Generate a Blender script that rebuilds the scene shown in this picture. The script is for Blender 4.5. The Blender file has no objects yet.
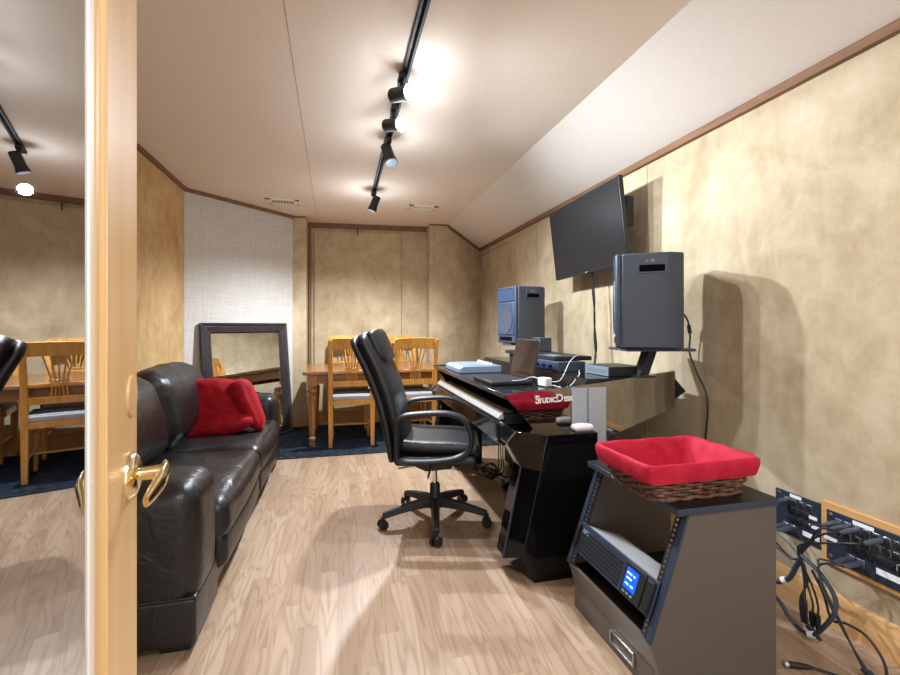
import bpy, bmesh, math, random
from mathutils import Vector, Matrix, Euler
R = math.radians
PI = math.pi
sc = bpy.context.scene
C = sc.collection
random.seed(7)

# ---------------------------------------------------------------- colours and materials
def lin(v):
    v /= 255.0
    return v / 12.92 if v <= 0.04045 else ((v + 0.055) / 1.055) ** 2.4
def rgb(r, g, b): return (lin(r), lin(g), lin(b), 1.0)

def mat(name, c, rough=0.5, metal=0.0, spec=0.5, coat=0.0, emit=None, estr=0.0):
    m = bpy.data.materials.new(name); m.use_nodes = True
    b = m.node_tree.nodes['Principled BSDF']
    b.inputs['Base Color'].default_value = c
    b.inputs['Roughness'].default_value = rough
    b.inputs['Metallic'].default_value = metal
    b.inputs['Specular IOR Level'].default_value = spec
    b.inputs['Coat Weight'].default_value = coat
    b.inputs['Coat Roughness'].default_value = 0.08
    if emit:
        b.inputs['Emission Color'].default_value = emit
        b.inputs['Emission Strength'].default_value = estr
    return m

class NT:
    """small node helper"""
    def __init__(s, m): s.t = m.node_tree; s.b = s.t.nodes['Principled BSDF']
    def n(s, typ, **k):
        x = s.t.nodes.new(typ)
        for a, v in k.items(): setattr(x, a, v)
        return x
    def l(s, a, b): s.t.links.new(a, b)
    def coord(s, scale=(1, 1, 1), rot=(0, 0, 0), out='Object'):
        tc = s.n('ShaderNodeTexCoord'); mp = s.n('ShaderNodeMapping')
        mp.inputs['Scale'].default_value = scale; mp.inputs['Rotation'].default_value = rot
        s.l(tc.outputs[out], mp.inputs['Vector']); return mp.outputs['Vector']
    def noise(s, vec, scale, detail=4, rough=0.5, dist=0.0):
        x = s.n('ShaderNodeTexNoise')
        x.inputs['Scale'].default_value = scale; x.inputs['Detail'].default_value = detail
        x.inputs['Roughness'].default_value = rough; x.inputs['Distortion'].default_value = dist
        s.l(vec, x.inputs['Vector']); return x.outputs['Fac']
    def ramp(s, fac, stops):
        x = s.n('ShaderNodeValToRGB'); e = x.color_ramp.elements
        while len(e) < len(stops): e.new(0.5)
        for i, (p, c) in enumerate(stops): e[i].position = p; e[i].color = c
        s.l(fac, x.inputs['Fac']); return x.outputs['Color']
    def mix(s, fac, a, b, mode='MIX'):
        x = s.n('ShaderNodeMix', data_type='RGBA', blend_type=mode)
        for sock, v in ((x.inputs[0], fac), (x.inputs[6], a), (x.inputs[7], b)):
            if isinstance(v, (int, float, tuple)): sock.default_value = v
            else: s.l(v, sock)
        return x.outputs[2]
    def math(s, op, a, b=0.0):
        x = s.n('ShaderNodeMath', operation=op)
        for sock, v in ((x.inputs[0], a), (x.inputs[1], b)):
            if isinstance(v, (int, float)): sock.default_value = v
            else: s.l(v, sock)
        return x.outputs[0]
    def bump(s, h, strength=0.2, dist=0.01):
        x = s.n('ShaderNodeBump'); x.inputs['Strength'].default_value = strength; x.inputs['Distance'].default_value = dist
        s.l(h, x.inputs['Height']); s.l(x.outputs['Normal'], s.b.inputs['Normal'])
    def base(s, c): s.l(c, s.b.inputs['Base Color'])

def suede(name, dark, mid, light):
    """mottled faux-suede wall covering"""
    m = mat(name, mid, 0.9, spec=0.15); t = NT(m)
    v = t.coord()
    a = t.noise(v, 1.5, 7, 0.6, 1.6)
    b = t.noise(t.coord((9, 9, 2.2)), 1.0, 6, 0.6, 1.0)
    c = t.noise(v, 7.0, 6, 0.62, 0.7)
    f = t.math('ADD', t.math('MULTIPLY', a, 0.5), t.math('ADD', t.math('MULTIPLY', b, 0.22), t.math('MULTIPLY', c, 0.28)))
    t.base(t.ramp(f, [(0.34, dark), (0.5, mid), (0.66, light)]))
    t.bump(c, 0.08, 0.01)
    return m
def leather(name, c, rough=0.38, wr=0.35):
    m = mat(name, c, rough, spec=0.55); t = NT(m)
    v = t.coord()
    g = t.noise(v, 160, 3, 0.6)
    w = t.noise(t.coord((1, 1, 1)), 9, 4, 0.55, 1.2)
    h = t.math('ADD', t.math('MULTIPLY', g, 0.06), w)
    t.bump(h, wr, 0.02)
    return m
def wood(name, dark, light, rough=0.35, scale=1.0, along='Y', coat=0.2):
    m = mat(name, light, rough, coat=coat); t = NT(m)
    k = {'X': (1.2, 16, 16), 'Y': (16, 1.2, 16), 'Z': (16, 16, 1.2)}[along]
    v = t.coord(tuple(q * scale for q in k))
    f = t.noise(v, 1.6, 6, 0.6, 1.2)
    t.base(t.ramp(f, [(0.3, dark), (0.68, light)]))
    t.bump(f, 0.04, 0.01)
    return m
def speck(name, c1, c2, scale, rough=0.5, spec=0.5, metal=0.0, bump=0.0, detail=4):
    m = mat(name, c1, rough, metal, spec); t = NT(m)
    f = t.noise(t.coord(), scale, detail, 0.6)
    t.base(t.ramp(f, [(0.35, c1), (0.65, c2)]))
    if bump: t.bump(f, bump, 0.01)
    return m

M = {}
M['wall_right'] = suede('suede_sand', rgb(155, 137, 108), rgb(181, 165, 137), rgb(202, 189, 165))
M['wall_far'] = suede('suede_tan', rgb(162, 142, 112), rgb(186, 168, 138), rgb(205, 190, 163))
M['wall_left'] = suede('suede_amber', rgb(164, 130, 88), rgb(194, 160, 114), rgb(210, 182, 140))
# woven acoustic cloth
m = mat('linen_cloth', rgb(205, 200, 192), 0.95, spec=0.1); t = NT(m)
f1 = t.noise(t.coord((140, 140, 4)), 1.0, 3); f2 = t.noise(t.coord((5, 5, 170)), 1.0, 3)
t.base(t.ramp(t.math('MULTIPLY', t.math('ADD', f1, f2), 0.5), [(0.38, rgb(188, 184, 178)), (0.62, rgb(208, 205, 200))]))
M['linen'] = m
m = mat('ceiling_cloth', rgb(226, 208, 190), 0.95, spec=0.1); t = NT(m)
t.base(t.ramp(t.noise(t.coord(), 60, 3), [(0.35, rgb(231, 218, 205)), (0.65, rgb(234, 222, 210))]))
M['ceiling'] = m
m = mat('slope_cloth', rgb(224, 216, 207), 0.8, spec=0.2); t = NT(m)
t.base(t.ramp(t.noise(t.coord(), 60, 3), [(0.35, rgb(222, 216, 209)), (0.65, rgb(226, 219, 212))]))
M['slope'] = m
M['trim'] = wood('walnut_trim', rgb(104, 74, 50), rgb(138, 102, 72), 0.75, 1.0, 'Y', 0.0)
M['seam'] = mat('cloth_seam', rgb(176, 152, 130), 0.8)
M['base_wood'] = wood('oak_baseboard', rgb(188, 140, 88), rgb(214, 172, 118), 0.4, 1.0, 'Y')
M['back_board'] = wood('oak_backboard', rgb(190, 140, 86), rgb(216, 168, 110), 0.45, 1.0, 'Y')

# oak strip floor
m = mat('oak_floor', rgb(200, 165, 135), 0.33, spec=0.45); t = NT(m)
tc = t.n('ShaderNodeTexCoord'); sx = t.n('ShaderNodeSeparateXYZ'); t.l(tc.outputs['Object'], sx.inputs[0])
row = t.math('FLOOR', t.math('DIVIDE', sx.outputs[0], 0.078))
wn = t.n('ShaderNodeTexWhiteNoise', noise_dimensions='1D'); t.l(row, wn.inputs['W'])
yy = t.math('ADD', sx.outputs[1], t.math('MULTIPLY', wn.outputs['Value'], 3.7))
seg = t.math('FLOOR', t.math('DIVIDE', yy, 0.72))
cv = t.n('ShaderNodeCombineXYZ'); t.l(row, cv.inputs[0]); t.l(seg, cv.inputs[1])
wn2 = t.n('ShaderNodeTexWhiteNoise', noise_dimensions='2D'); t.l(cv.outputs[0], wn2.inputs['Vector'])
tone = wn2.outputs['Value']
off = t.n('ShaderNodeVectorMath', operation='ADD'); t.l(tc.outputs['Object'], off.inputs[0])
sc_ = t.n('ShaderNodeVectorMath', operation='SCALE'); t.l(wn2.outputs['Color'], sc_.inputs[0]); sc_.inputs['Scale'].default_value = 9.0
t.l(sc_.outputs[0], off.inputs[1])
mp = t.n('ShaderNodeMapping'); mp.inputs['Scale'].default_value = (9, 0.9, 1); t.l(off.outputs[0], mp.inputs['Vector'])
g0 = t.noise(mp.outputs['Vector'], 1.0, 2, 0.5, 0.4)
ring = t.math('ADD', t.math('MULTIPLY', t.math('SINE', t.math('MULTIPLY', g0, 75.0)), 0.5), 0.5)
mp2 = t.n('ShaderNodeMapping'); mp2.inputs['Scale'].default_value = (90, 2.2, 1); t.l(off.outputs[0], mp2.inputs['Vector'])
fine = t.noise(mp2.outputs['Vector'], 1.0, 4, 0.6)
base = t.ramp(tone, [(0.0, rgb(156, 130, 106)), (0.5, rgb(170, 145, 121)), (1.0, rgb(184, 161, 138))])
gr = t.math('MULTIPLY', t.math('POWER', ring, 3.0), t.math('ADD', t.math('MULTIPLY', fine, 0.7), 0.1))
base = t.mix(gr, base, rgb(120, 90, 68))
base = t.mix(t.math('MULTIPLY', fine, 0.35), base, rgb(148, 118, 94))
fx = t.math('FRACT', t.math('DIVIDE', sx.outputs[0], 0.078)); fy = t.math('FRACT', t.math('DIVIDE', yy, 0.72))
jl = t.math('MAXIMUM', t.math('LESS_THAN', fx, 0.018), t.math('LESS_THAN', fy, 0.003))
base = t.mix(t.math('MULTIPLY', jl, 0.45), base, rgb(120, 84, 58))
t.base(base)
M['floor'] = m

M['leather'] = leather('black_leather', rgb(24, 23, 25), 0.36, 0.34)
M['chair_leather'] = leather('chair_leather', rgb(22, 22, 25), 0.42, 0.15)
M['black_plastic'] = speck('black_plastic', rgb(26, 27, 30), rgb(34, 35, 38), 300, 0.45)
M['black_gloss'] = mat('black_gloss_lacquer', rgb(10, 10, 12), 0.07, spec=0.4)
M['black_mirror'] = mat('black_mirror_acrylic', rgb(158, 153, 146), 0.035, metal=1.0)
M['deck'] = mat('deck_black_lacquer', rgb(20, 21, 25), 0.12, spec=0.5)
M['desk_edge'] = mat('desk_edge_gloss', rgb(46, 52, 62), 0.2, spec=0.6)
M['matte_black'] = mat('matte_black', rgb(18, 18, 20), 0.6)
M['speaker'] = speck('speaker_grey_coat', rgb(54, 61, 73), rgb(66, 74, 88), 400, 0.5, bump=0.05)  # blue reflection of the cool lamps is put into this base colour
M['grille_blue'] = speck('speaker_grille_metal', rgb(40, 60, 88), rgb(70, 96, 128), 500, 0.4, metal=0.3)
M['speaker_pocket'] = mat('speaker_pocket', rgb(6, 6, 8), 0.9, spec=0.05)
M['rack_side'] = mat('rack_side_laminate', rgb(90, 84, 79), 0.34, spec=0.5)  # black laminate; the wall's reflection is put into the grey-brown base
M['rack_blue'] = mat('rack_edge_bluegrey', rgb(42, 54, 74), 0.4, spec=0.5)
M['rack_top'] = mat('rack_top_black', rgb(20, 21, 24), 0.3)
M['steel'] = mat('steel', rgb(190, 192, 196), 0.28, metal=1.0)
M['steel_soft'] = mat('satin_silver', rgb(226, 228, 230), 0.3, metal=0.85)
M['chrome'] = mat('chrome', rgb(225, 225, 225), 0.1, metal=1.0)
M['brass'] = mat('polished_brass', rgb(240, 224, 182), 0.16, metal=1.0)
M['door_paint'] = mat('door_cream_paint', rgb(226, 196, 150), 0.4)
NT_d = NT(M['door_paint'])
NT_d.base(NT_d.ramp(NT_d.noise(NT_d.coord((20, 20, 1.0)), 1.0, 4), [(0.3, rgb(210, 170, 116)), (0.7, rgb(223, 187, 136))]))
M['white_bead'] = mat('white_weatherstrip', rgb(232, 228, 220), 0.4)
M['honey'] = wood('honey_oak', rgb(186, 122, 44), rgb(222, 166, 82), 0.3, 1.0, 'Z')
M['table_wood'] = wood('table_brown_wood', rgb(112, 70, 36), rgb(160, 108, 62), 0.28, 1.0, 'X', 0.4)
M['table_leg'] = wood('table_leg_wood', rgb(140, 92, 44), rgb(184, 132, 76), 0.3, 1.0, 'Z', 0.3)
M['espresso'] = speck('espresso_frame', rgb(40, 35, 38), rgb(58, 53, 58), 30, 0.28, spec=0.6)
M['mirror'] = mat('mirror_silver', rgb(235, 238, 236), 0.01, metal=1.0)
m = speck('rug_pile', rgb(22, 27, 34), rgb(46, 55, 66), 26, 0.95, spec=0.05, bump=0.9, detail=8); M['rug'] = m
# red plush
m = mat('red_plush', rgb(150, 8, 24), 0.75, spec=0.2); t = NT(m)
t.base(t.ramp(t.noise(t.coord(), 14, 6, 0.6, 0.8), [(0.3, rgb(120, 5, 16)), (0.7, rgb(168, 14, 32))]))
t.b.inputs['Sheen Weight'].default_value = 0.5; t.b.inputs['Sheen Tint'].default_value = rgb(240, 60, 80)
t.bump(t.noise(t.coord(), 18, 5, 0.6, 1.0), 0.25, 0.02); M['red_plush'] = m
m = mat('red_cotton', rgb(176, 16, 44), 0.7, spec=0.25); t = NT(m)
t.base(t.ramp(t.noise(t.coord(), 20, 4), [(0.3, rgb(166, 16, 42)), (0.7, rgb(190, 34, 62))]))
t.bump(t.noise(t.coord((1, 1, 1)), 16, 4, 0.5, 0.8), 0.25, 0.02); M['red_cotton'] = m
M['wicker'] = speck('dark_wicker', rgb(58, 34, 26), rgb(120, 84, 64), 60, 0.45, bump=0.3)
# striped chair seat
m = mat('striped_fabric', rgb(150, 150, 155), 0.9, spec=0.1); t = NT(m)
sx = t.n('ShaderNodeSeparateXYZ'); t.l(t.coord(), sx.inputs[0])
s_ = t.math('ADD', t.math('MULTIPLY', t.math('SINE', t.math('MULTIPLY', sx.outputs[1], 330.0)), 0.5), 0.5)
t.base(t.ramp(s_, [(0.35, rgb(112, 112, 118)), (0.6, rgb(182, 182, 186))])); M['stripe'] = m
M['tv_screen'] = mat('tv_screen', rgb(30, 30, 32), 0.3, spec=0.25)
M['laptop_screen'] = mat('laptop_screen', rgb(30, 22, 20), 0.08, spec=0.6)
M['silver_plastic'] = speck('silver_plastic', rgb(118, 134, 156), rgb(142, 158, 178), 200, 0.35, metal=0.2)
M['white_plastic'] = mat('white_plastic', rgb(228, 230, 234), 0.35)
M['white_paint'] = mat('white_vent_paint', rgb(236, 234, 230), 0.5)
M['vent_dark'] = mat('vent_shadow_grey', rgb(120, 122, 124), 0.7)
M['label_white'] = mat('label_paper', rgb(232, 234, 236), 0.6)
M['panel_navy'] = mat('patch_panel_anodised', rgb(40, 48, 62), 0.45, spec=0.4)
M['cable_black'] = mat('cable_rubber', rgb(24, 26, 30), 0.45)
M['cable_blue'] = mat('cable_bluegrey', rgb(44, 52, 64), 0.5)
M['cable_white'] = mat('cable_white', rgb(214, 214, 212), 0.5)
M['plug_metal'] = mat('plug_metal', rgb(98, 110, 128), 0.35, metal=0.7)
M['navy_print'] = mat('logo_white', rgb(244, 244, 244), 0.6)
M['lcd'] = mat('lcd_blue', rgb(10, 60, 220), 0.3, emit=rgb(20, 90, 255), estr=0.9)
M['lcd_text'] = mat('lcd_digits', rgb(160, 200, 255), 0.3, emit=rgb(150, 190, 255), estr=1.6)
M['lamp_on'] = mat('lamp_led_on', rgb(255, 255, 255), 0.3, emit=(0.90, 0.95, 1.0, 1), estr=22.0)
M['lamp_dim'] = mat('lamp_led_side', rgb(40, 46, 56), 0.3, emit=(0.85, 0.93, 1.0, 1), estr=0.25)
M['keys_white'] = mat('piano_ivory', rgb(236, 236, 232), 0.25)
M['ups_top'] = mat('ups_galvanised_top', rgb(206, 208, 212), 0.35, metal=0.3)
# perforated metal
m = mat('perforated_metal', rgb(188, 200, 216), 0.45, metal=0.2); t = NT(m)
vr = t.n('ShaderNodeTexVoronoi'); vr.inputs['Scale'].default_value = 120; vr.inputs['Randomness'].default_value = 0.0
t.l(t.coord((1.0, 0.001, 1.0), (0, R(45), 0)), vr.inputs['Vector'])
t.base(t.ramp(vr.outputs['Distance'], [(0.26, rgb(96, 108, 126)), (0.36, rgb(206, 216, 229))])); M['perf'] = m
# glass
m = bpy.data.materials.new('door_glass'); m.use_nodes = True; nt = m.node_tree; nt.nodes.clear()
o = nt.nodes.new('ShaderNodeOutputMaterial'); mx = nt.nodes.new('ShaderNodeMixShader')
tr = nt.nodes.new('ShaderNodeBsdfTransparent'); tr.inputs[0].default_value = (0.5, 0.52, 0.52, 1)
gl = nt.nodes.new('ShaderNodeBsdfGlossy'); gl.inputs['Roughness'].default_value = 0.012; gl.inputs[0].default_value = (0.97, 0.98, 1, 1)
fr = nt.nodes.new('ShaderNodeFresnel'); fr.inputs['IOR'].default_value = 3.0
ma = nt.nodes.new('ShaderNodeMath'); ma.operation = 'MULTIPLY_ADD'; ma.inputs[1].default_value = 0.55; ma.inputs[2].default_value = 0.45
nt.links.new(fr.outputs[0], ma.inputs[0]); nt.links.new(ma.outputs[0], mx.inputs[0]); nt.links.new(tr.outputs[0], mx.inputs[1]); nt.links.new(gl.outputs[0], mx.inputs[2])
nt.links.new(mx.outputs[0], o.inputs[0]); M['glass'] = m

# ---------------------------------------------------------------- mesh building
class MB:
    def __init__(s): s.bm = bmesh.new()
    def box(s, c, sz, rot=None):
        """centre, size"""
        g = bmesh.ops.create_cube(s.bm, size=1.0)
        mt = Matrix.Translation(c) @ ((rot.to_matrix().to_4x4() if isinstance(rot, Euler) else rot) if rot is not None else Matrix()) @ Matrix.Diagonal((*sz, 1))
        bmesh.ops.transform(s.bm, matrix=mt, verts=g['verts']); return s
    def bb(s, x0, x1, y0, y1, z0, z1):
        return s.box(((x0 + x1) / 2, (y0 + y1) / 2, (z0 + z1) / 2), (abs(x1 - x0), abs(y1 - y0), abs(z1 - z0)))
    def loft(s, rings, cap=True, closed=True):
        vs = [[s.bm.verts.new(p) for p in r] for r in rings]
        n = len(vs[0])
        for a, b in zip(vs[:-1], vs[1:]):
            for i in range(n if closed else n - 1):
                j = (i + 1) % n
                try: s.bm.faces.new((a[i], a[j], b[j], b[i]))
                except ValueError: pass
        if cap:
            for r in (list(reversed(vs[0])), vs[-1]):
                try: s.bm.faces.new(r)
                except ValueError: pass
        return s
    def prism(s, pts, axis, lo, hi):
        """2D outline extruded along an axis: axis Y -> pts are (x,z); Z -> (x,y); X -> (y,z)"""
        f = {'Y': lambda p, h: (p[0], h, p[1]), 'Z': lambda p, h: (p[0], p[1], h), 'X': lambda p, h: (h, p[0], p[1])}[axis]
        return s.loft([[f(p, lo) for p in pts], [f(p, hi) for p in pts]])
    def tube(s, pts, r, seg=8, smooth=True, flat=1.0, up=None):
        pts = [Vector(p) for p in pts]
        if smooth and len(pts) > 2: pts = crom(pts)
        n = len(pts); rings = []
        rr = r if isinstance(r, (list, tuple)) else [r] * 2
        nrm = Vector(up) if up else None
        for i, p in enumerate(pts):
            d = (pts[min(i + 1, n - 1)] - pts[max(i - 1, 0)]).normalized()
            if nrm is None:
                a = Vector((0, 0, 1)) if abs(d.z) < 0.9 else Vector((1, 0, 0)); nrm = d.cross(a).normalized()
            nrm = (nrm - d * nrm.dot(d)).normalized(); b = d.cross(nrm)
            t = i / (n - 1); k = t * (len(rr) - 1); a0 = min(int(k), len(rr) - 2); rad = rr[a0] + (rr[a0 + 1] - rr[a0]) * (k - a0)
            rings.append([p + nrm * math.cos(q * 2 * PI / seg) * rad + b * math.sin(q * 2 * PI / seg) * rad * flat for q in range(seg)])
        return s.loft(rings)
    def cyl(s, p0, p1, r0, r1=None, seg=20):
        return s.tube([p0, p1], [r0, r0 if r1 is None else r1], seg, smooth=False)
    def lathe(s, prof, c=(0, 0, 0), axis='Z', seg=20):
        """profile [(radius, height)]"""
        rings = []
        for r, h in prof:
            ring = []
            for i in range(seg):
                a = 2 * PI * i / seg; u, v = max(r, 1e-4) * math.cos(a), max(r, 1e-4) * math.sin(a)
                p = {'Z': (u, v, h), 'X': (h, u, v), 'Y': (v, h, u)}[axis]
                ring.append((p[0] + c[0], p[1] + c[1], p[2] + c[2]))
            rings.append(ring)
        return s.loft(rings)
    def rbox(s, c, sz, r, m=6, puff=(0, 0, 0), mt=None, wr=0.0, fn=None):
        """rounded, optionally puffed cushion box"""
        h = [q / 2 for q in sz]; r = min(r, min(h) * 0.98)
        par = []
        for q in h:
            k = r / q; e = [-1 + k * f for f in (0, 0.3, 0.62, 1.0)]
            inn = [(-1 + k) + (2 - 2 * k) * i / m for i in range(1, m)]
            par.append(e + inn + [-x for x in reversed(e)])
        def pos(u):
            q = [u[i] * h[i] for i in range(3)]
            inner = [max(-(h[i] - r), min(h[i] - r, q[i])) for i in range(3)]
            d = Vector([q[i] - inner[i] for i in range(3)])
            if d.length > 1e-9: d = d.normalized() * r
            p = Vector(inner) + d
            for i in range(3):
                a, b = [j for j in range(3) if j != i]
                p[i] += puff[i] * u[i] * (1 - u[a] ** 2) * (1 - u[b] ** 2)
            if fn: p = Vector(fn(p, u))
            if mt is not None: p = mt @ p
            return p + Vector(c)
        new = []
        for ax in range(3):
            a, b = [j for j in range(3) if j != ax]
            for sg in (-1, 1):
                grid = []
                for ua in par[a]:
                    rowv = []
                    for ub in par[b]:
                        u = [0, 0, 0]; u[ax] = sg; u[a] = ua; u[b] = ub
                        v = s.bm.verts.new(pos(u)); rowv.append(v); new.append(v)
                    grid.append(rowv)
                for i in range(len(grid) - 1):
                    for j in range(len(grid[0]) - 1):
                        f = (grid[i][j], grid[i + 1][j], grid[i + 1][j + 1], grid[i][j + 1])
                        s.bm.faces.new(f)
        bmesh.ops.remove_doubles(s.bm, verts=new, dist=1e-5)
        return s
    def build(s, name, m, parent=None, bevel=0.0, ang=38, world=True, seg=2, sub=0):
        bm = s.bm
        bmesh.ops.recalc_face_normals(bm, faces=bm.faces)
        if parent is not None and world:
            w = root_of(parent).location
            bmesh.ops.translate(bm, vec=-Vector(w), verts=bm.verts)
        me = bpy.data.meshes.new(name); bm.to_mesh(me); bm.free()
        me.polygons.foreach_set('use_smooth', [True] * len(me.polygons))
        me.set_sharp_from_angle(angle=R(ang))
        me.materials.append(m)
        o = bpy.data.objects.new(name, me); C.objects.link(o)
        if parent is not None: o.parent = parent
        if bevel:
            b = o.modifiers.new('bevel', 'BEVEL'); b.width = bevel; b.segments = seg; b.limit_method = 'ANGLE'; b.angle_limit = R(35)
        if sub:
            q = o.modifiers.new('sub', 'SUBSURF'); q.levels = q.render_levels = sub
        return o
def root_of(o):
    while o.parent is not None: o = o.parent
    return o
def crom(pts, k=7):
    out = []; n = len(pts)
    for i in range(n - 1):
        p0, p1, p2, p3 = pts[max(i - 1, 0)], pts[i], pts[i + 1], pts[min(i + 2, n - 1)]
        for j in range(k):
            t = j / k
            out.append(0.5 * ((2 * p1) + (p2 - p0) * t + (2 * p0 - 5 * p1 + 4 * p2 - p3) * t * t + (3 * p1 - p0 - 3 * p2 + p3) * t ** 3))
    out.append(pts[-1]); return out
def tag(o, label, cat, group=None):
    o['label'] = label; o['category'] = cat
    if group: o['group'] = group
    return o
def thing(name, label, cat, loc=(0, 0, 0), rz=0.0, group=None):
    o = bpy.data.objects.new(name, None); C.objects.link(o)
    o.location = loc; o.rotation_euler = (0, 0, rz); o.empty_display_size = 0.1
    return tag(o, label, cat, group)
def struct(name, mb, m, parent=None, bevel=0.0):
    o = mb.build(name, m, parent, bevel); o['kind'] = 'structure'; return o
def kids(o): return [c for c in C.objects if c.parent == o]
def dup(root, loc, rz, label):
    def rec(o, par):
        c = o.copy(); C.objects.link(c)
        if par is not None: c.parent = par
        for k in kids(o): rec(k, c)
        return c
    r = rec(root, None); r.location = loc; r.rotation_euler = (0, 0, rz); r['label'] = label
    return r
def text_mb(s, size, depth, mt, bold=0.0):
    cu = bpy.data.curves.new('letters', 'FONT'); cu.body = s; cu.size = size; cu.extrude = depth; cu.offset = bold
    cu.align_x = 'CENTER'; cu.align_y = 'CENTER'
    to = bpy.data.objects.new('letters', cu); C.objects.link(to)
    dg = bpy.context.evaluated_depsgraph_get(); me = bpy.data.meshes.new_from_object(to.evaluated_get(dg))
    b = MB(); b.bm.from_mesh(me); bmesh.ops.transform(b.bm, matrix=mt, verts=b.bm.verts)
    bpy.data.objects.remove(to); bpy.data.curves.remove(cu); bpy.data.meshes.remove(me)
    return b

# ---------------------------------------------------------------- the room
XR, XL, CZ, WZ = 1.93, -1.40, 2.50, 2.27
YB = -1.6
b = MB(); b.bb(-1.5, 2.03, YB, 6.3, -0.06, 0.0); struct('floor', b, M['floor'])
b = MB(); b.bb(-1.5, 1.37, YB, 6.2, CZ, CZ + 0.08); struct('ceiling', b, M['ceiling'])
b = MB(); b.prism([(1.37, CZ), (2.03, WZ - 0.04), (2.03, WZ + 0.10), (1.37, CZ + 0.1)], 'Y', YB, 6.2); struct('ceiling_slope', b, M['slope'])
b = MB(); b.bb(XR, XR + 0.1, YB, 6.2, 0, WZ + 0.02); struct('wall_right', b, M['wall_right'])
b = MB(); b.bb(XL - 0.1, XL, YB, 4.72, 0, CZ); struct('wall_left', b, M['wall_left'])
dA, dB = Vector((XL, 4.70, 0)), Vector((-0.52, 5.60, 0))
dd = (dB - dA).normalized(); dn = Vector((dd.y, -dd.x, 0))          # into the room
b = MB(); b.prism([(dA.x, dA.y), (dB.x, dB.y), (dB.x - 0.1 * dn.x, dB.y - 0.1 * dn.y), (dA.x - 0.1 * dn.x, dA.y - 0.1 * dn.y)], 'Z', 0, CZ); struct('wall_left_rear', b, M['linen'])
# far wall: pilaster, recess, bumped-out right bay
b = MB(); b.prism([(-0.52, 5.60), (-0.365, 5.60), (-0.365, 6.05), (-0.60, 6.05)], 'Z', 0, CZ); struct('wall_far_pilaster', b, M['wall_far'])
b = MB(); b.prism([(-0.37, 5.93), (1.14, 5.83), (1.14, 6.10), (-0.37, 6.10)], 'Z', 0, CZ); struct('wall_far', b, M['wall_far'])
b = MB(); b.prism([(1.13, 5.62), (1.37, 5.62), (XR, 6.00), (XR, 6.2), (1.13, 6.2)], 'Z', 0, CZ); struct('wall_far_bay', b, M['wall_far'])
# fabric panel in the recess, its dark edging
def far_y(x): return 5.93 - (x + 0.37) * 0.1 / 1.51
b = MB(); b.prism([(-0.29, far_y(-0.29) - 0.03), (0.80, far_y(0.80) - 0.03), (0.80, far_y(0.80)), (-0.29, far_y(-0.29))], 'Z', 0.1, 2.40); struct('wall_far_panel', b, M['wall_far'], bevel=0.006)
b = MB(); b.bb(-0.355, -0.325, 5.885, 5.935, 0.1, CZ - 0.02); struct('trim_1', b, M['trim'])
b = MB(); b.prism([(-0.365, 5.90), (1.13, 5.80), (1.13, 5.83), (-0.365, 5.93)], 'Z', 2.44, CZ); struct('trim_2', b, M['trim'])
b = MB(); b.bb(0.235, 0.25, 5.855, 5.875, 2.36, 2.46); struct('trim_3', b, M['espresso'])
# crown strips
b = MB(); b.prism([(XR, WZ - 0.035), (XR - 0.022, WZ - 0.03), (XR - 0.03, WZ), (XR - 0.02, WZ + 0.012), (XR, WZ + 0.012)], 'Y', YB, 6.0); struct('trim_4', b, M['trim'])
b = MB(); b.bb(XL, XL + 0.022, YB, 4.70, CZ - 0.035, CZ); struct('trim_5', b, M['trim'])
b = MB(); b.prism([(dA.x, dA.y), (dB.x, dB.y), (dB.x + 0.02 * dn.x, dB.y + 0.02 * dn.y), (dA.x + 0.02 * dn.x, dA.y + 0.02 * dn.y)], 'Z', CZ - 0.035, CZ); struct('trim_6', b, M['trim'])
b = MB(); b.bb(-0.52, -0.365, 5.588, 5.60, CZ - 0.02, CZ); struct('trim_7', b, M['trim'])
b = MB(); b.prism([(1.13, 5.608), (1.37, 5.608), (1.37, 5.62), (1.13, 5.62)], 'Z', CZ - 0.02, CZ); struct('trim_8', b, M['trim'])
b = MB(); b.prism([(1.368, 5.607), (XR - 0.01, 5.985), (XR - 0.01, 5.997), (1.368, 5.619)], 'Z', WZ - 0.06, WZ - 0.05)
b = MB(); b.loft([[(1.37, 5.605, CZ - 0.035), (1.37, 5.62, CZ - 0.035), (1.37, 5.62, CZ), (1.37, 5.605, CZ)], [(XR, 5.985, WZ - 0.035), (XR, 6.0, WZ - 0.035), (XR, 6.0, WZ), (XR, 5.985, WZ)]]); struct('trim_9', b, M['trim'])
# ceiling joint, wall cloth joints
b = MB(); b.prism([(-0.18, YB), (-0.177, YB), (-0.247, 5.9), (-0.25, 5.9)], 'Z', CZ - 0.001, CZ + 0.01); struct('trim_10', b, M['seam'])
b = MB(); b.bb(XR - 0.003, XR, 4.9, 6.0, 2.172, 2.18); struct('trim_11', b, M['trim'])
b = MB(); b.bb(XR - 0.003, XR, 2.50, 2.506, 0.1, WZ - 0.03); struct('trim_12', b, M['wall_far'])
# baseboards
b = MB(); b.prism([(XR, 0), (XR - 0.016, 0), (XR - 0.016, 0.12), (XR - 0.006, 0.135), (XR, 0.135)], 'Y', YB, 6.0); struct('baseboard_right', b, M['base_wood'])
b = MB(); b.bb(XL, XL + 0.016, YB, 4.70, 0, 0.12); struct('baseboard_left', b, M['base_wood'])
b = MB(); b.prism([(-0.37, 5.914), (1.13, 5.814), (1.13, 5.83), (-0.37, 5.93)], 'Z', 0, 0.1); struct('baseboard_far', b, M['base_wood'])
b = MB(); b.bb(-0.53, -0.365, 5.585, 5.60, 0, 0.1); struct('baseboard_far_pilaster', b, M['base_wood'])

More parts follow.
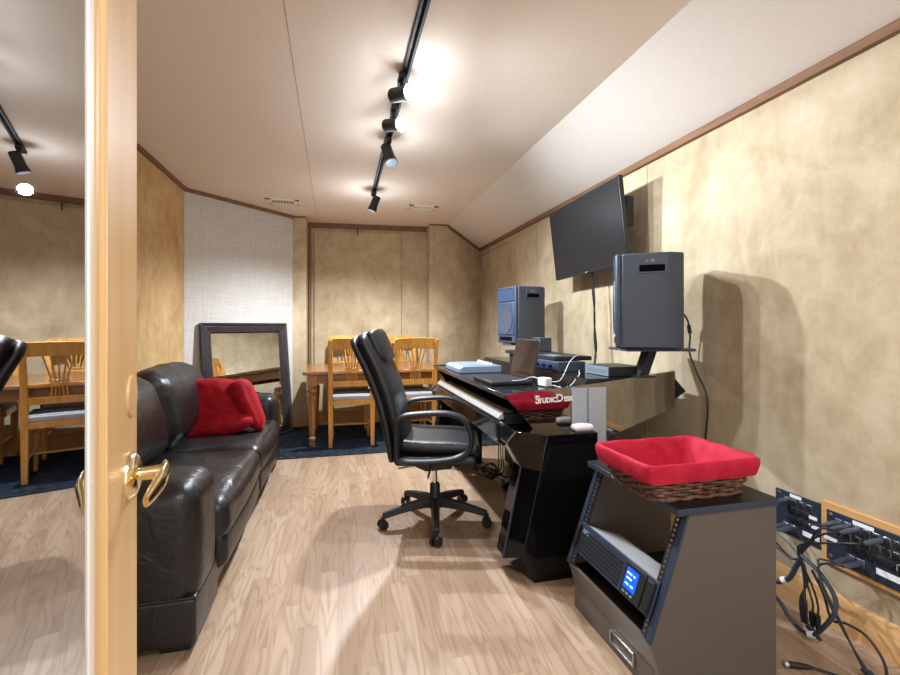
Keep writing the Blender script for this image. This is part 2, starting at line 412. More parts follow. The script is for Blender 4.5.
# ---------------------------------------------------------------- glazed door (open, seen at a grazing angle)
daz = R(-10.8)
D = Matrix.Translation((-0.1454, -0.0277, 0)) @ Matrix.Rotation(-daz, 4, 'Z')      # local y runs along the leaf, x>0 is the camera's side
def dbx(x0, x1, y0, y1, z0, z1):
    b_ = MB(); b_.bb(x0, x1, y0, y1, z0, z1); return b_
def dput(b_): bmesh.ops.transform(b_.bm, matrix=D, verts=b_.bm.verts); return b_
DW = 0.837
b = MB(); b.bb(-0.04, 0, DW - 0.178, DW, 0.01, 2.03); b.bb(-0.04, 0, -0.05, 0.10, 0.01, 2.03)
b.bb(-0.04, 0, 0.10, DW - 0.178, 0.01, 0.24); b.bb(-0.04, 0, 0.10, DW - 0.178, 1.88, 2.03)
door = struct('door_1', dput(b), M['door_paint'], bevel=0.003)
b = MB()
def bead(x0, x1, y0, y1):
    b.bb(x0, x1, y0, y0 + 0.028, 0.24, 1.88); b.bb(x0, x1 - 0.002, y1 - 0.046, y1 - 0.026, 0.24, 1.88); b.bb(x0, x1 + 0.003, y1 - 0.024, y1 - 0.012, 0.24, 1.88); b.bb(x0, x1, y1 - 0.026, y1, 0.24, 1.88)
    b.bb(x0, x1, y0, y1, 0.24, 0.268); b.bb(x0, x1, y0, y1, 1.852, 1.88)
bead(-0.034, 0.003, 0.10, DW - 0.178)
b.build('door_bead', M['door_paint'], door, bevel=0.006)['kind'] = 'structure'
b = MB()
b.bb(-0.030, 0.0005, DW - 0.240, DW - 0.224, 0.268, 1.852); b.bb(-0.030, 0.0005, 0.128, 0.138, 0.268, 1.852)
dput(b).build('glazing_strip', M['white_bead'], door, bevel=0.002)['kind'] = 'structure'
for c in kids(door):
    if c.name.startswith('door_bead'):
        c.data.transform(D)
b = MB(); b.bb(-0.006, -0.002, 0.138, DW - 0.240, 0.26, 1.86)
dput(b).build('glass_pane', M['glass'], door)['kind'] = 'structure'
# lever handle: rose, neck, lever
HY_, HZ_ = DW - 0.055, 0.985
b = MB(); b.lathe([(0.0, 0.0), (0.034, 0.0), (0.034, 0.004), (0.027, 0.011), (0.016, 0.014), (0, 0.014)], (0, HY_, HZ_), 'X', 28)
b.cyl((0.012, HY_, HZ_), (0.048, HY_, HZ_), 0.009, 0.011, 18)
hd = dput(b).build('door_handle', M['brass'], door, ang=50)
b = MB()
pts = [(0.043, HY_ + 0.012, HZ_ + 0.004), (0.045, HY_ - 0.010, HZ_ + 0.003), (0.043, HY_ - 0.028, HZ_ - 0.004), (0.036, HY_ - 0.048, HZ_ - 0.014), (0.031, HY_ - 0.066, HZ_ - 0.020)]
b.tube(pts, [0.011, 0.014, 0.016, 0.014, 0.009], 14, flat=0.45, up=(0, 0, 1))
dput(b).build('lever', M['brass'], hd, ang=60)
b = MB(); b.lathe([(0, 0), (0.030, 0), (0.029, 0.003), (0, 0.004)], (0, HY_ + 0.012, 1.098), 'X', 28)
dput(b).build('cover_plate', M['door_paint'], door)

# ---------------------------------------------------------------- sofa
so = thing('sofa', 'long black leather sofa along the left wall', 'sofa', (-0.95, 3.02, 0))
Lm = M['leather']
b = MB(); b.rbox((-0.92, 3.02, 0.145), (0.80, 2.30, 0.19), 0.03); b.build('base', Lm, so)
def arm(y0, y1):
    prof = lambda p, u: (p[0], p[1], p[2] + (0.02 * (p[0] / 0.45)) * (1 if u[2] > 0 else 0))
    bb_ = MB(); bb_.rbox((-0.945, (y0 + y1) / 2, 0.388), (0.88, y1 - y0, 0.46), 0.07, 6, (0.012, 0.012, 0.02)); return bb_
b = arm(1.81, 2.13); a1 = b.build('arm', Lm, so)
b = MB(); b.rbox((-0.945, 1.97, 0.125), (0.885, 0.322, 0.17), 0.014, 4); b.build('arm_skirt', Lm, a1)
b = MB(); b.tube([(-1.33, 1.812, 0.212), (-0.50, 1.812, 0.212)], 0.005, 6, False); b.build('piping', Lm, a1)
b = arm(3.93, 4.23); a2 = b.build('arm', Lm, so)
b = MB(); b.rbox((-0.945, 4.08, 0.125), (0.885, 0.302, 0.17), 0.014, 4); b.build('arm_skirt', Lm, a2)
b = MB(); b.rbox((-1.26, 3.02, 0.42), (0.24, 2.30, 0.70), 0.07, 8); b.build('back_frame', Lm, so)
def wrk(seed, amp):
    rnd = random.Random(seed); ph = [rnd.uniform(0, 6.28) for _ in range(6)]
    def f(p, u):
        w = math.sin(p[0] * 14 + ph[0] + 2.0 * math.sin(p[1] * 5 + ph[1])) * math.sin(p[1] * 9 + ph[2]) + 0.6 * math.sin(p[1] * 23 + p[0] * 11 + ph[3])
        e = max(0.0, 1 - max(abs(u[0]), abs(u[1])) ** 4) if abs(u[2]) > 0.99 else 0.6 * (1 - abs(u[2]))
        return (p[0] + amp * 0.4 * w * abs(u[0]) * 0.6, p[1], p[2] + amp * w * (0.3 + 0.7 * e))
    return f
for k, yc in enumerate((2.575, 3.475)):
    b = MB(); b.rbox((-0.80, yc, 0.345), (0.66, 0.89, 0.19), 0.06, 14, (0.02, 0.0, 0.035), fn=wrk(k, 0.010)); sc1 = b.build('seat_cushion', Lm, so, ang=80)
    b = MB(); b.rbox((-0.52, yc, 0.215), (0.09, 0.86, 0.17), 0.04, 8, (0.02, 0, 0)); b.build('seat_front', Lm, so, ang=80)
    b = MB()
    mt = Matrix.Rotation(R(-14), 4, 'Y')
    b.rbox((-1.115, yc, 0.665), (0.24, 0.89, 0.50), 0.11, 10, (0.06, 0.0, 0.03), mt, fn=wrk(k + 5, 0.006)); b.build('back_cushion', Lm, so, ang=80)
for x, y in ((-0.58, 1.90), (-1.25, 1.90), (-0.58, 4.12), (-1.25, 4.12)):
    b = MB(); b.prism([(x - 0.05, 0.0), (x + 0.05, 0.0), (x + 0.055, 0.055), (x - 0.055, 0.055)], 'Y', y - 0.05, y + 0.05); b.build('foot', M['matte_black'], so, bevel=0.003)

# red throw folded against the far back cushion
def blk(p, u):
    x, y, z = p
    w = 0.006 * math.sin(x * 22 + z * 9) + 0.005 * math.sin(z * 31 - x * 13) + 0.003 * math.sin(x * 60 + z * 41)
    return (x + 0.03 * u[2] * (1 - u[0]) * -0.5, y - w * (1 - abs(u[0]) ** 4) + 0.02 * math.sin(z * 12), z + 0.012 * math.sin(x * 16 + 1) * u[2])
rt = thing('throw_blanket', 'red plush throw folded on the black leather sofa', 'blanket', (-0.82, 3.5, 0.44))
b = MB(); b.rbox((-0.87, 3.53, 0.635), (0.50, 0.17, 0.37), 0.07, 14, (0.02, 0.02, 0.0), Matrix.Rotation(R(-18), 4, 'X') @ Matrix.Rotation(R(4), 4, 'Y'), fn=blk); b.build('folded_body', M['red_plush'], rt, ang=80)
b = MB(); b.rbox((-0.83, 3.41, 0.505), (0.52, 0.15, 0.12), 0.06, 12, (0.0, 0.02, 0.01), Matrix.Rotation(R(-9), 4, 'Y'), fn=blk); b.build('hem_roll', M['red_plush'], rt, ang=80)
b = MB(); b.rbox((-0.63, 3.50, 0.63), (0.13, 0.18, 0.36), 0.06, 10, (0.015, 0.02, 0.01), Matrix.Rotation(R(-22), 4, 'Y'), fn=blk); b.build('folded_edge', M['red_plush'], rt, ang=80)

# ---------------------------------------------------------------- leaning mirror
MW, MH = 1.0, 1.235
mc = dA + dd * (0.10 * 1.26 + MW / 2) + dn * 0.15
lean = math.asin(0.115 / MH)
mi = thing('floor_mirror', 'large mirror in dark espresso frame leaning on the pale cloth wall', 'mirror', mc)
# local axes: u along wall, n out of wall, w up; pivot at the bottom
MT = Matrix(((dd.x, dn.x, 0, mc.x), (dd.y, dn.y, 0, mc.y), (0, 0, 1, 0), (0, 0, 0, 1))) @ Matrix.Rotation(lean, 4, 'X')
b = MB()
def frame_ring(w, h, y): return [(-w / 2, y, MH / 2 - h / 2), (w / 2, y, MH / 2 - h / 2), (w / 2, y, MH / 2 + h / 2), (-w / 2, y, MH / 2 + h / 2)]
b.loft([frame_ring(MW, MH, -0.02), frame_ring(MW, MH, 0.022), frame_ring(MW - 0.03, MH - 0.03, 0.032), frame_ring(MW - 0.06, MH - 0.06, 0.020), frame_ring(MW - 0.085, MH - 0.085, 0.028), frame_ring(MW - 0.17, MH - 0.17, 0.014), frame_ring(MW - 0.18, MH - 0.18, 0.017), frame_ring(MW - 0.21, MH - 0.21, 0.0), frame_ring(MW - 0.21, MH - 0.21, -0.02)], cap=False)
bmesh.ops.transform(b.bm, matrix=MT, verts=b.bm.verts); b.build('frame', M['espresso'], mi, ang=20)
b = MB(); b.box((0, -0.008, MH / 2), (MW - 0.19, 0.008, MH - 0.19)); bmesh.ops.transform(b.bm, matrix=MT, verts=b.bm.verts); b.build('mirror_glass', M['mirror'], mi)

# ---------------------------------------------------------------- rug, table, dining chairs
b = MB()
nx, ny = 60, 50
vs = []
for i in range(nx + 1):
    r_ = []
    for j in range(ny + 1):
        x = -0.76 + 2.35 * i / nx; y = 4.28 + 1.36 * j / ny
        if j < 25: x += 0.0
        x += (y - 4.28) * 0.14 * (1 - i / nx)
        e = min(1.0, 6 * min(i, nx - i, j, ny - j) / nx)
        r_.append(b.bm.verts.new((x + random.uniform(-.004, .004), y + random.uniform(-.004, .004), 0.004 + 0.016 * e + random.uniform(0, 0.006))))
    vs.append(r_)
for i in range(nx):
    for j in range(ny): b.bm.faces.new((vs[i][j], vs[i + 1][j], vs[i + 1][j + 1], vs[i][j + 1]))
rg = b.build('area_rug', M['rug'], ang=70); tag(rg, 'dark navy shag rug under the dining table', 'rug')

tb = thing('dining_table', 'brown wooden dining table with turned legs on the dark rug', 'table', (0.45, 4.98, 0.02))
b = MB(); b.bb(-0.33, 1.23, 4.52, 5.44, 0.725, 0.76); b.build('tabletop', M['table_wood'], tb, bevel=0.008)
b = MB()
for a in ((-0.26, 1.16, 4.575, 4.60), (-0.26, 1.16, 5.36, 5.385), (-0.27, -0.245, 4.58, 5.38), (1.145, 1.17, 4.58, 5.38)): b.bb(*a, 0.635, 0.727)
b.build('apron', M['table_wood'], tb, bevel=0.003)
for x in (-0.245, 1.145):
    for y in (4.60, 5.36):
        b = MB(); b.bb(x - 0.045, x + 0.045, y - 0.045, y + 0.045, 0.615, 0.726)
        b.lathe([(0.0, 0.02), (0.022, 0.02), (0.026, 0.05), (0.019, 0.065), (0.033, 0.085), (0.033, 0.105), (0.022, 0.12), (0.028, 0.16), (0.042, 0.45), (0.046, 0.52), (0.03, 0.535), (0.05, 0.56), (0.05, 0.58), (0.034, 0.595), (0.042, 0.616), (0, 0.616)], (x, y, 0), 'Z', 20)
        b.build('leg', M['table_leg'], tb, ang=30)
tag_ch = 'dining chairs around the table'
def dining_chair(loc, rz, label):
    t_ = thing('dining_chair', label, 'chair', loc, rz, tag_ch); H_ = M['honey']
    def P(b_, n_, m_=H_, par=t_, **k): return b_.build(n_, m_, par, world=False, **k)
    for s_ in (-1, 1):
        b_ = MB(); x = s_ * 0.20; pts = [(x, -0.19, 0), (x, -0.185, 0.25), (x, -0.195, 0.47), (x, -0.225, 0.75), (x * 1.02, -0.285, 1.045)]
        rings = []
        for p, w in zip(crom([Vector(q) for q in pts], 5), [0.017 + 0.006 * math.sin(PI * i / 20) for i in range(21)]):
            rings.append([(p.x - w, p.y - w * 1.1, p.z), (p.x + w, p.y - w * 1.1, p.z), (p.x + w, p.y + w * 1.1, p.z), (p.x - w, p.y + w * 1.1, p.z)])
        b_.loft(rings); P(b_, 'rear_leg', bevel=0.004)
        b_ = MB(); b_.bb(s_ * 0.185 - 0.02, s_ * 0.185 + 0.02, 0.165, 0.205, 0.38, 0.44)
        b_.lathe([(0, 0), (0.012, 0), (0.016, 0.03), (0.012, 0.045), (0.019, 0.06), (0.014, 0.08), (0.021, 0.30), (0.015, 0.33), (0.022, 0.35), (0.018, 0.385), (0, 0.385)], (s_ * 0.185, 0.185, 0), 'Z', 14); P(b_, 'front_leg')
    b_ = MB(); b_.prism([(-0.215, -0.20), (0.215, -0.20), (0.225, 0.215), (-0.225, 0.215)], 'Z', 0.405, 0.455); P(b_, 'seat_frame', bevel=0.006)
    b_ = MB(); b_.rbox((0, 0.01, 0.475), (0.43, 0.40, 0.06), 0.025, 5, (0, 0, 0.012)); P(b_, 'seat_cushion', M['stripe'])
    # crest rail, slightly arched and bowed
    b_ = MB(); rings = []
    for i in range(13):
        u = -1 + 2 * i / 12; x = 0.215 * u; yb = -0.275 - 0.012 * (1 - u * u); zt = 1.062 - 0.006 * u * u; zb = 0.945 + 0.012 * (1 - u * u)
        rings.append([(x, yb + 0.022, zb), (x, yb + 0.004, zt), (x, yb - 0.018, zt), (x, yb, zb)])
    b_.loft(rings); P(b_, 'crest_rail', bevel=0.004)
    b_ = MB(); b_.box((0, -0.212, 0.615), (0.39, 0.022, 0.055)); P(b_, 'lower_rail', bevel=0.004)
    b_ = MB(); b_.box((0, -0.233, 0.735), (0.39, 0.018, 0.024)); P(b_, 'cross_band', bevel=0.003)
    b_ = MB(); b_.box((0, -0.236, 0.765), (0.125, 0.016, 0.016)); P(b_, 'sheaf_band', bevel=0.003)
    for k in range(5):
        q = k - 2; b_ = MB()
        b_.tube([(q * 0.024, -0.214, 0.635), (q * 0.022, -0.232, 0.74), (q * 0.026, -0.243, 0.80), (q * 0.047, -0.268, 0.955)], 0.0065, 8); P(b_, 'spindle')
    b_ = MB(); b_.cyl((-0.19, 0.0, 0.18), (0.19, 0.0, 0.18), 0.010, 0.010, 10)
    b_.cyl((-0.187, -0.185, 0.18), (-0.187, 0.185, 0.18), 0.010, 0.010, 10); b_.cyl((0.187, -0.185, 0.18), (0.187, 0.185, 0.18), 0.010, 0.010, 10); P(b_, 'stretcher')
    return t_
ch0 = dining_chair((0.13, 4.69, 0.022), 0, 'honey oak dining chair, its back to the camera, by the table\'s left corner')
dup(ch0, (0.75, 4.70, 0.022), R(2), 'honey oak dining chair just behind the black office chair\'s backrest')
dup(ch0, (0.12, 5.43, 0.022), PI, 'honey oak dining chair across the table, beside the pale cloth wall')
dup(ch0, (0.76, 5.47, 0.022), PI + R(3), 'honey oak dining chair across the table, crest showing between the two near chairs')

# ---------------------------------------------------------------- office chair
oc = thing('office_chair', 'black leather high-back office chair on five casters at the desk', 'chair', (0.58, 2.715, 0))
cyaw = R(-14)
def OP(b_, n_, m_, par, rot=True, **k):
    if rot: bmesh.ops.transform(b_.bm, matrix=Matrix.Rotation(cyaw, 4, 'Z'), verts=b_.bm.verts)
    return b_.build(n_, m_, par, world=False, **k)
bp = M['black_plastic']
b = MB(); b.lathe([(0, 0.085), (0.04, 0.085), (0.042, 0.13), (0.033, 0.15), (0.031, 0.225), (0.026, 0.235), (0, 0.235)], seg=24); OP(b, 'column', bp, oc)
b = MB(); b.cyl((0, 0, 0.23), (0, 0, 0.345), 0.014); OP(b, 'gas_lift', M['chrome'], oc)
for k in range(5):
    a = R(259 + 72 * k); dx, dy = math.cos(a), math.sin(a)
    b = MB(); rings = []
    for i in range(9):
        u = i / 8; r_ = 0.02 + 0.305 * u; w = 0.030 - 0.010 * u; zt = 0.150 - 0.055 * u ** 1.6; hh = 0.055 - 0.022 * u
        cx, cy = dx * r_, dy * r_; px, py = -dy * w, dx * w
        rings.append([(cx - px, cy - py, zt - hh), (cx + px, cy + py, zt - hh), (cx + px * 0.7, cy + py * 0.7, zt), (cx - px * 0.7, cy - py * 0.7, zt)])
    b.loft(rings); lg = OP(b, 'leg', bp, oc, False, bevel=0.006)
    b = MB(); ca = a + 0.9 + k; ax = Vector((math.cos(ca), math.sin(ca), 0)); pc = Vector((dx * 0.325, dy * 0.325, 0.029))
    for s_ in (-1, 1): b.cyl(pc + ax * s_ * 0.008, pc + ax * s_ * 0.027, 0.028, 0.026, 18)
    b.cyl(pc, pc + Vector((0, 0, 0.05)), 0.011); OP(b, 'caster', bp, lg, False)
b = MB(); b.prism([(-0.13, 0.40), (0.13, 0.40), (0.10, 0.345), (-0.05, 0.33), (-0.12, 0.36)], 'Y', -0.09, 0.09); OP(b, 'mechanism', bp, oc, bevel=0.005)
b = MB(); b.cyl((-0.02, -0.06, 0.36), (-0.03, -0.27, 0.352), 0.006); b.cyl((-0.10, -0.02, 0.35), (-0.22, -0.06, 0.34), 0.006); OP(b, 'lever', M['steel'], oc)
b = MB(); b.rbox((0.01, 0, 0.435), (0.47, 0.50, 0.055), 0.025, 5); OP(b, 'seat_shell', bp, oc)
def sfn(p, u): return (p[0], p[1], p[2] + 0.02 * (u[0] ** 2) * (1 if u[0] < 0 else -0.8) + 0.018 * u[1] ** 2)
b = MB(); b.rbox((0.03, 0, 0.487), (0.48, 0.47, 0.08), 0.045, 8, (0, 0, 0.012), fn=sfn); OP(b, 'seat', M['chair_leather'], oc, ang=80)
cl = crom([Vector(p) for p in ((-0.205, 0, 0.425), (-0.225, 0, 0.58), (-0.275, 0, 0.78), (-0.345, 0, 0.96), (-0.41, 0, 1.09), (-0.435, 0, 1.145))], 4)
def back_loft(off, th, w0, z0, z1, prf=2.6):
    b_ = MB(); rings = []; pts = [p for p in cl if z0 <= p.z <= z1]; n = len(pts)
    for i, p in enumerate(pts):
        d = (pts[min(i + 1, n - 1)] - pts[max(i - 1, 0)]).normalized(); nn = Vector((d.z, 0, -d.x)); u = i / (n - 1)
        taper = (1 - max(0, (u - 0.8) / 0.2) ** 2 * 0.22) * (1 - max(0, (0.12 - u) / 0.12) ** 2 * 0.12)
        w = w0 * taper; tt = th * (0.55 + 0.45 * math.sin(PI * min(1, max(0, 0.12 + 0.76 * u))))
        ring = []
        for k in range(24):
            a = 2 * PI * k / 24; ca, sa = math.cos(a), math.sin(a)
            e = lambda v: math.copysign(abs(v) ** (2 / prf), v)
            ring.append(p + nn * (off + tt / 2 * e(ca)) + Vector((0, w / 2 * e(sa), 0)))
        rings.append(ring)
    b_.loft(rings); return b_
OP(back_loft(-0.035, 0.085, 0.48, 0.42, 1.2), 'back_shell', bp, oc, ang=60)
OP(back_loft(0.02, 0.12, 0.51, 0.46, 1.2), 'backrest', M['chair_leather'], oc, ang=70)
OP(back_loft(0.065, 0.10, 0.42, 0.93, 1.15), 'head_pillow', M['chair_leather'], oc, ang=70)
for s_ in (-1, 1):
    y = s_ * 0.275
    b = MB()
    lp = [(-0.20, y, 0.45), (-0.205, y, 0.56), (-0.20, y, 0.665), (-0.15, y, 0.700), (0.0, y, 0.715), (0.10, y, 0.71), (0.175, y, 0.675), (0.212, y, 0.585), (0.195, y, 0.505), (0.13, y * 0.98, 0.465), (0.0, y * 0.96, 0.445), (-0.15, y * 0.97, 0.445), (-0.205, y, 0.465)]
    b.tube(lp, 0.028, 12, flat=0.6, up=(0, 1, 0)); ar = OP(b, 'armrest', bp, oc, ang=60)

# ---------------------------------------------------------------- studio desk
dk = thing('studio_desk', 'black lacquer studio desk with angular legs and mirrored end panels', 'desk', (1.2, 2.9, 0))
# deck with a raised rear level
DY0, DY1 = 2.09, 3.78
deck_prof = [(0.79, 0.842), (0.80, 0.86), (1.20, 0.86), (1.26, 0.925), (1.78, 0.925), (1.86, 0.84), (1.76, 0.78), (0.84, 0.815)]
b = MB(); b.prism(deck_prof, 'Y', DY0, DY1); b.build('deck', M['deck'], dk, bevel=0.003)
# end fins: mirrored panel with a bent-back rear facet
def fin(y, sgn, w=0.02):
    main = [(0.79, 0.862), (0.945, 0.685), (1.25, 0.60), (1.43, 0.645), (1.77, 0.76), (1.77, 0.957), (1.30, 0.905)]
    tri = [(1.77, 0.76), (1.90, 0.845), (1.77, 0.957)]
    b_ = MB(); b_.prism(main, 'Y', y, y + w * -sgn)
    p_ = b_.build('end_panel', M['black_mirror'], dk)
    b_ = MB(); yb = y - sgn * 0.13
    f_ = [(1.77, y, 0.76), (1.90, yb, 0.845), (1.77, y, 0.957)]; g_ = [(1.765, y - sgn * w, 0.76), (1.88, yb - sgn * w, 0.845), (1.765, y - sgn * w, 0.957)]
    b_.loft([f_, g_]); b_.build('rear_facet', M['black_gloss'], p_)
    return p_
fp = fin(2.07, -1); fin(3.80, 1)
mtx = Matrix.Translation((1.058, 2.0595, 0.832)) @ Matrix.Rotation(R(90), 4, 'X') @ Matrix.Rotation(R(2), 4, 'Z')
b = MB()
t1 = text_mb('S', 0.064, 0.001, Matrix.Translation((-0.135, 0.004, 0)), 0.002)
for s_, dx, sz in (('S', -0.098, 0.054), ('TUDIO', -0.042, 0.033), ('D', 0.022, 0.054), ('ESK', 0.073, 0.033)):
    tt = text_mb(s_, sz, 0.0006, mtx @ Matrix.Translation((dx, 0.0 + (0.004 if sz > 0.05 else -0.002), 0)), 0.0016)
    me_ = bpy.data.meshes.new('tmp'); tt.bm.to_mesh(me_); tt.bm.free(); b.bm.from_mesh(me_); bpy.data.meshes.remove(me_)
t1.bm.free()
b.build('logo_lettering', M['navy_print'], fp)
# vented cabinet below the near end
b = MB(); b.bb(1.15, 1.345, 2.062, 2.068, 0.60, 0.885); vp = b.build('vent_grille', M['perf'], fp)
b = MB(); b.bb(1.235, 1.243, 2.059, 2.063, 0.60, 0.885); b.build('grille_rib', M['silver_plastic'], vp)
# legs
def leg(y, sgn):
    out = [(0.834, 0.69), (0.79, 0.64), (0.86, 0.52), (0.77, 0.09), (0.87, 0.0), (1.22, 0.0), (1.22, 0.69)]
    inn = [(0.955, 0.686), (0.945, 0.64), (0.92, 0.52), (0.83, 0.13), (0.89, 0.0), (1.22, 0.0), (1.22, 0.686)]
    b_ = MB(); y1 = y - sgn * 0.09; y2 = y - sgn * 0.19
    b_.loft([[(p[0], y, p[1]) for p in inn], [(p[0], y1, p[1]) for p in out], [(p[0], y2, p[1]) for p in out]])
    l_ = b_.build('leg', M['black_gloss'], dk, ang=15, bevel=0.003)
    b_ = MB()
    e = [(p[0] - 0.004, y1 - sgn * 0.03, p[1]) for p in out[:4]]
    b_.tube([(0.836, y1, 0.692), (0.788, y1, 0.642), (0.858, y1, 0.52), (0.768, y1, 0.09)], 0.006, 6, False); b_.build('edge_strip', M['desk_edge'], l_)
    return l_
leg(1.94, -1); leg(3.93, 1)
# tray, front lip, underside beams
b = MB(); b.bb(0.83, 1.22, 2.14, 3.72, 0.665, 0.685); b.build('keyboard_tray', M['deck'], dk, bevel=0.002)
b = MB(); b.prism([(0.80, 0.60), (0.79, 0.70), (0.815, 0.712), (0.84, 0.69), (0.83, 0.60)], 'Y', 2.12, 3.72); b.build('tray_lip', M['deck'], dk, bevel=0.003)
b = MB(); b.bb(1.0, 1.05, 2.12, 3.74, 0.58, 0.665); b.bb(1.16, 1.20, 2.12, 3.74, 0.50, 0.80); b.build('crossbeam', M['matte_black'], dk, bevel=0.003)

kb = thing('digital_piano', 'black digital piano with white keys sliding under the desktop', 'piano', (0.97, 2.93, 0.686))
b = MB(); b.bb(0.835, 1.14, 2.19, 3.67, 0.688, 0.715); b.bb(1.00, 1.14, 2.19, 3.67, 0.715, 0.775); b.bb(0.835, 1.0, 2.19, 2.225, 0.715, 0.745); b.bb(0.835, 1.0, 3.635, 3.67, 0.715, 0.745); b.build('body', M['black_plastic'], kb, bevel=0.003)
b = MB(); n = 52; kw = 1.41 / n
for i in range(n): b.bb(0.84, 1.0, 2.225 + i * kw + 0.0006, 2.225 + (i + 1) * kw - 0.0006, 0.716, 0.738)
wk = b.build('white_keys', M['keys_white'], kb)
b = MB()
for i in range(n - 1):
    if i % 7 in (0, 2, 3, 5, 6): b.bb(0.905, 1.0, 2.225 + (i + 1) * kw - 0.006, 2.225 + (i + 1) * kw + 0.006, 0.737, 0.749)
b.build('black_keys', M['matte_black'], kb)

b = MB(); b.prism([(0.800, 0.722), (0.832, 0.757), (0.836, 0.715), (0.806, 0.712)], 'Y', 2.20, 3.66); b.build('front_rail', M['steel_soft'], kb, bevel=0.002)
# things on the desk
lt = thing('laptop', 'open black laptop on the desk with its screen tilted back', 'laptop', (1.0, 2.6, 0.861))
b = MB(); b.bb(0.845, 1.10, 2.42, 2.78, 0.862, 0.882); b.build('base', M['black_plastic'], lt, bevel=0.004)
b = MB(); b.bb(0.955, 1.08, 2.44, 2.76, 0.882, 0.884); b.build('keyboard', M['matte_black'], lt)
mtl = Matrix.Translation((1.10, 2.60, 0.884)) @ Matrix.Rotation(R(12), 4, 'Y') @ Matrix.Rotation(R(0), 4, 'X')
b = MB(); b.box((0, 0, 0.12), (0.008, 0.36, 0.24)); bmesh.ops.transform(b.bm, matrix=mtl, verts=b.bm.verts); ls = b.build('lid', M['black_plastic'], lt, bevel=0.003)
b = MB(); b.box((-0.005, 0, 0.125), (0.002, 0.335, 0.21)); bmesh.ops.transform(b.bm, matrix=mtl, verts=b.bm.verts); b.build('screen', M['laptop_screen'], ls)

sv = thing('audio_interface', 'pale silver flat audio unit at the far left of the desk', 'audio unit', (1.0, 3.3, 0.86))
b = MB(); b.prism([(0.84, 0.861), (1.16, 0.861), (1.16, 0.91), (0.87, 0.91), (0.84, 0.893)], 'Y', 3.10, 3.52); b.build('body', M['silver_plastic'], sv, bevel=0.004)
b = MB(); b.bb(0.89, 1.14, 3.12, 3.50, 0.91, 0.913); b.build('control_panel', M['silver_plastic'], sv)
for k in range(5):
    b = MB(); b.cyl((1.10, 3.16 + k * 0.075, 0.912), (1.10, 3.16 + k * 0.075, 0.928), 0.011, 0.009, 14); b.build('knob', M['white_plastic'], sv)

bx = thing('amplifier', 'black box on the desk behind the laptop, under the flat slab', 'audio unit', (1.35, 2.6, 0.925))
b = MB(); b.bb(1.27, 1.45, 2.44, 2.82, 0.926, 0.985); b.build('body', M['speaker'], bx, bevel=0.003)
b = MB(); b.bb(1.266, 1.271, 2.46, 2.80, 0.935, 0.977); b.build('front_plate', M['grille_blue'], bx)
for k in range(3):
    b = MB(); b.cyl((1.267, 2.52 + k * 0.09, 0.956), (1.25, 2.52 + k * 0.09, 0.956), 0.012, 0.010, 14); b.build('knob', M['matte_black'], bx)
sl = thing('rack_mixer', 'flat black slab-like unit resting across the black box', 'audio unit', (1.4, 2.9, 0.985))
b = MB(); b.bb(1.28, 1.53, 2.50, 3.34, 0.987, 1.013); b.build('body', M['black_plastic'], sl, bevel=0.003)
b = MB(); b.bb(1.30, 1.36, 2.56, 2.70, 1.013, 1.0145); b.build('label_strip', M['silver_plastic'], sl)
b = MB(); b.bb(1.30, 1.50, 3.16, 3.30, 0.926, 0.987); b.build('foot_block', M['matte_black'], sl)
mb_ = thing('mini_speaker', 'small plain black box upright on the flat slab', 'speaker', (1.46, 3.06, 1.013))
b = MB(); b.bb(1.41, 1.51, 3.00, 3.12, 1.0145, 1.115); b.build('cabinet', M['speaker'], mb_, bevel=0.004)
b = MB(); b.bb(1.407, 1.411, 3.01, 3.11, 1.022, 1.108); b.build('grille', M['matte_black'], mb_)
hw = thing('network_switch', 'small black box with pale front at the desk\'s near rear corner', 'electronics', (1.52, 2.26, 0.925))
b = MB(); b.bb(1.42, 1.63, 2.15, 2.38, 0.926, 0.978); b.build('case', M['black_plastic'], hw, bevel=0.003)
b = MB(); b.bb(1.414, 1.421, 2.152, 2.378, 0.928, 0.976); fpn = b.build('front_plate', M['silver_plastic'], hw)
b = MB()
for k in range(8): b.bb(1.4125, 1.415, 2.172 + k * 0.024, 2.188 + k * 0.024, 0.940, 0.962)
b.build('port_slots', M['vent_dark'], fpn)
ad = thing('power_adapter', 'white power adapter block with white cords beside the laptop', 'adapter', (1.12, 2.30, 0.86))
b = MB(); b.box((1.13, 2.33, 0.886), (0.045, 0.07, 0.048), Euler((0, 0, 0.3))); b.build('block', M['white_plastic'], ad, bevel=0.005)
for pts in ([(1.11, 2.36, 0.90), (1.09, 2.42, 0.905), (1.02, 2.38, 0.895), (0.96, 2.40, 0.888)], [(1.15, 2.31, 0.89), (1.20, 2.28, 0.90), (1.30, 2.36, 0.99), (1.40, 2.46, 1.02), (1.48, 2.55, 1.019)], [(1.15, 2.29, 0.872), (1.20, 2.20, 0.87), (1.28, 2.22, 0.932), (1.36, 2.36, 0.932), (1.41, 2.44, 0.935)]):
    b = MB(); b.tube(pts, 0.0024, 7); b.build('cord', M['cable_white'], ad)
ms = thing('computer_mouse', 'white computer mouse on top of the desk\'s near leg', 'mouse', (1.165, 2.0, 0.69))
b = MB(); b.rbox((1.165, 1.99, 0.702), (0.105, 0.056, 0.030), 0.014, 6, (0, 0.003, 0.006)); b.build('shell', M['white_plastic'], ms, ang=80)
b = MB(); b.bb(1.17, 1.205, 1.9893, 1.9907, 0.7195, 0.7235); b.build('button_seam', M['vent_dark'], ms)

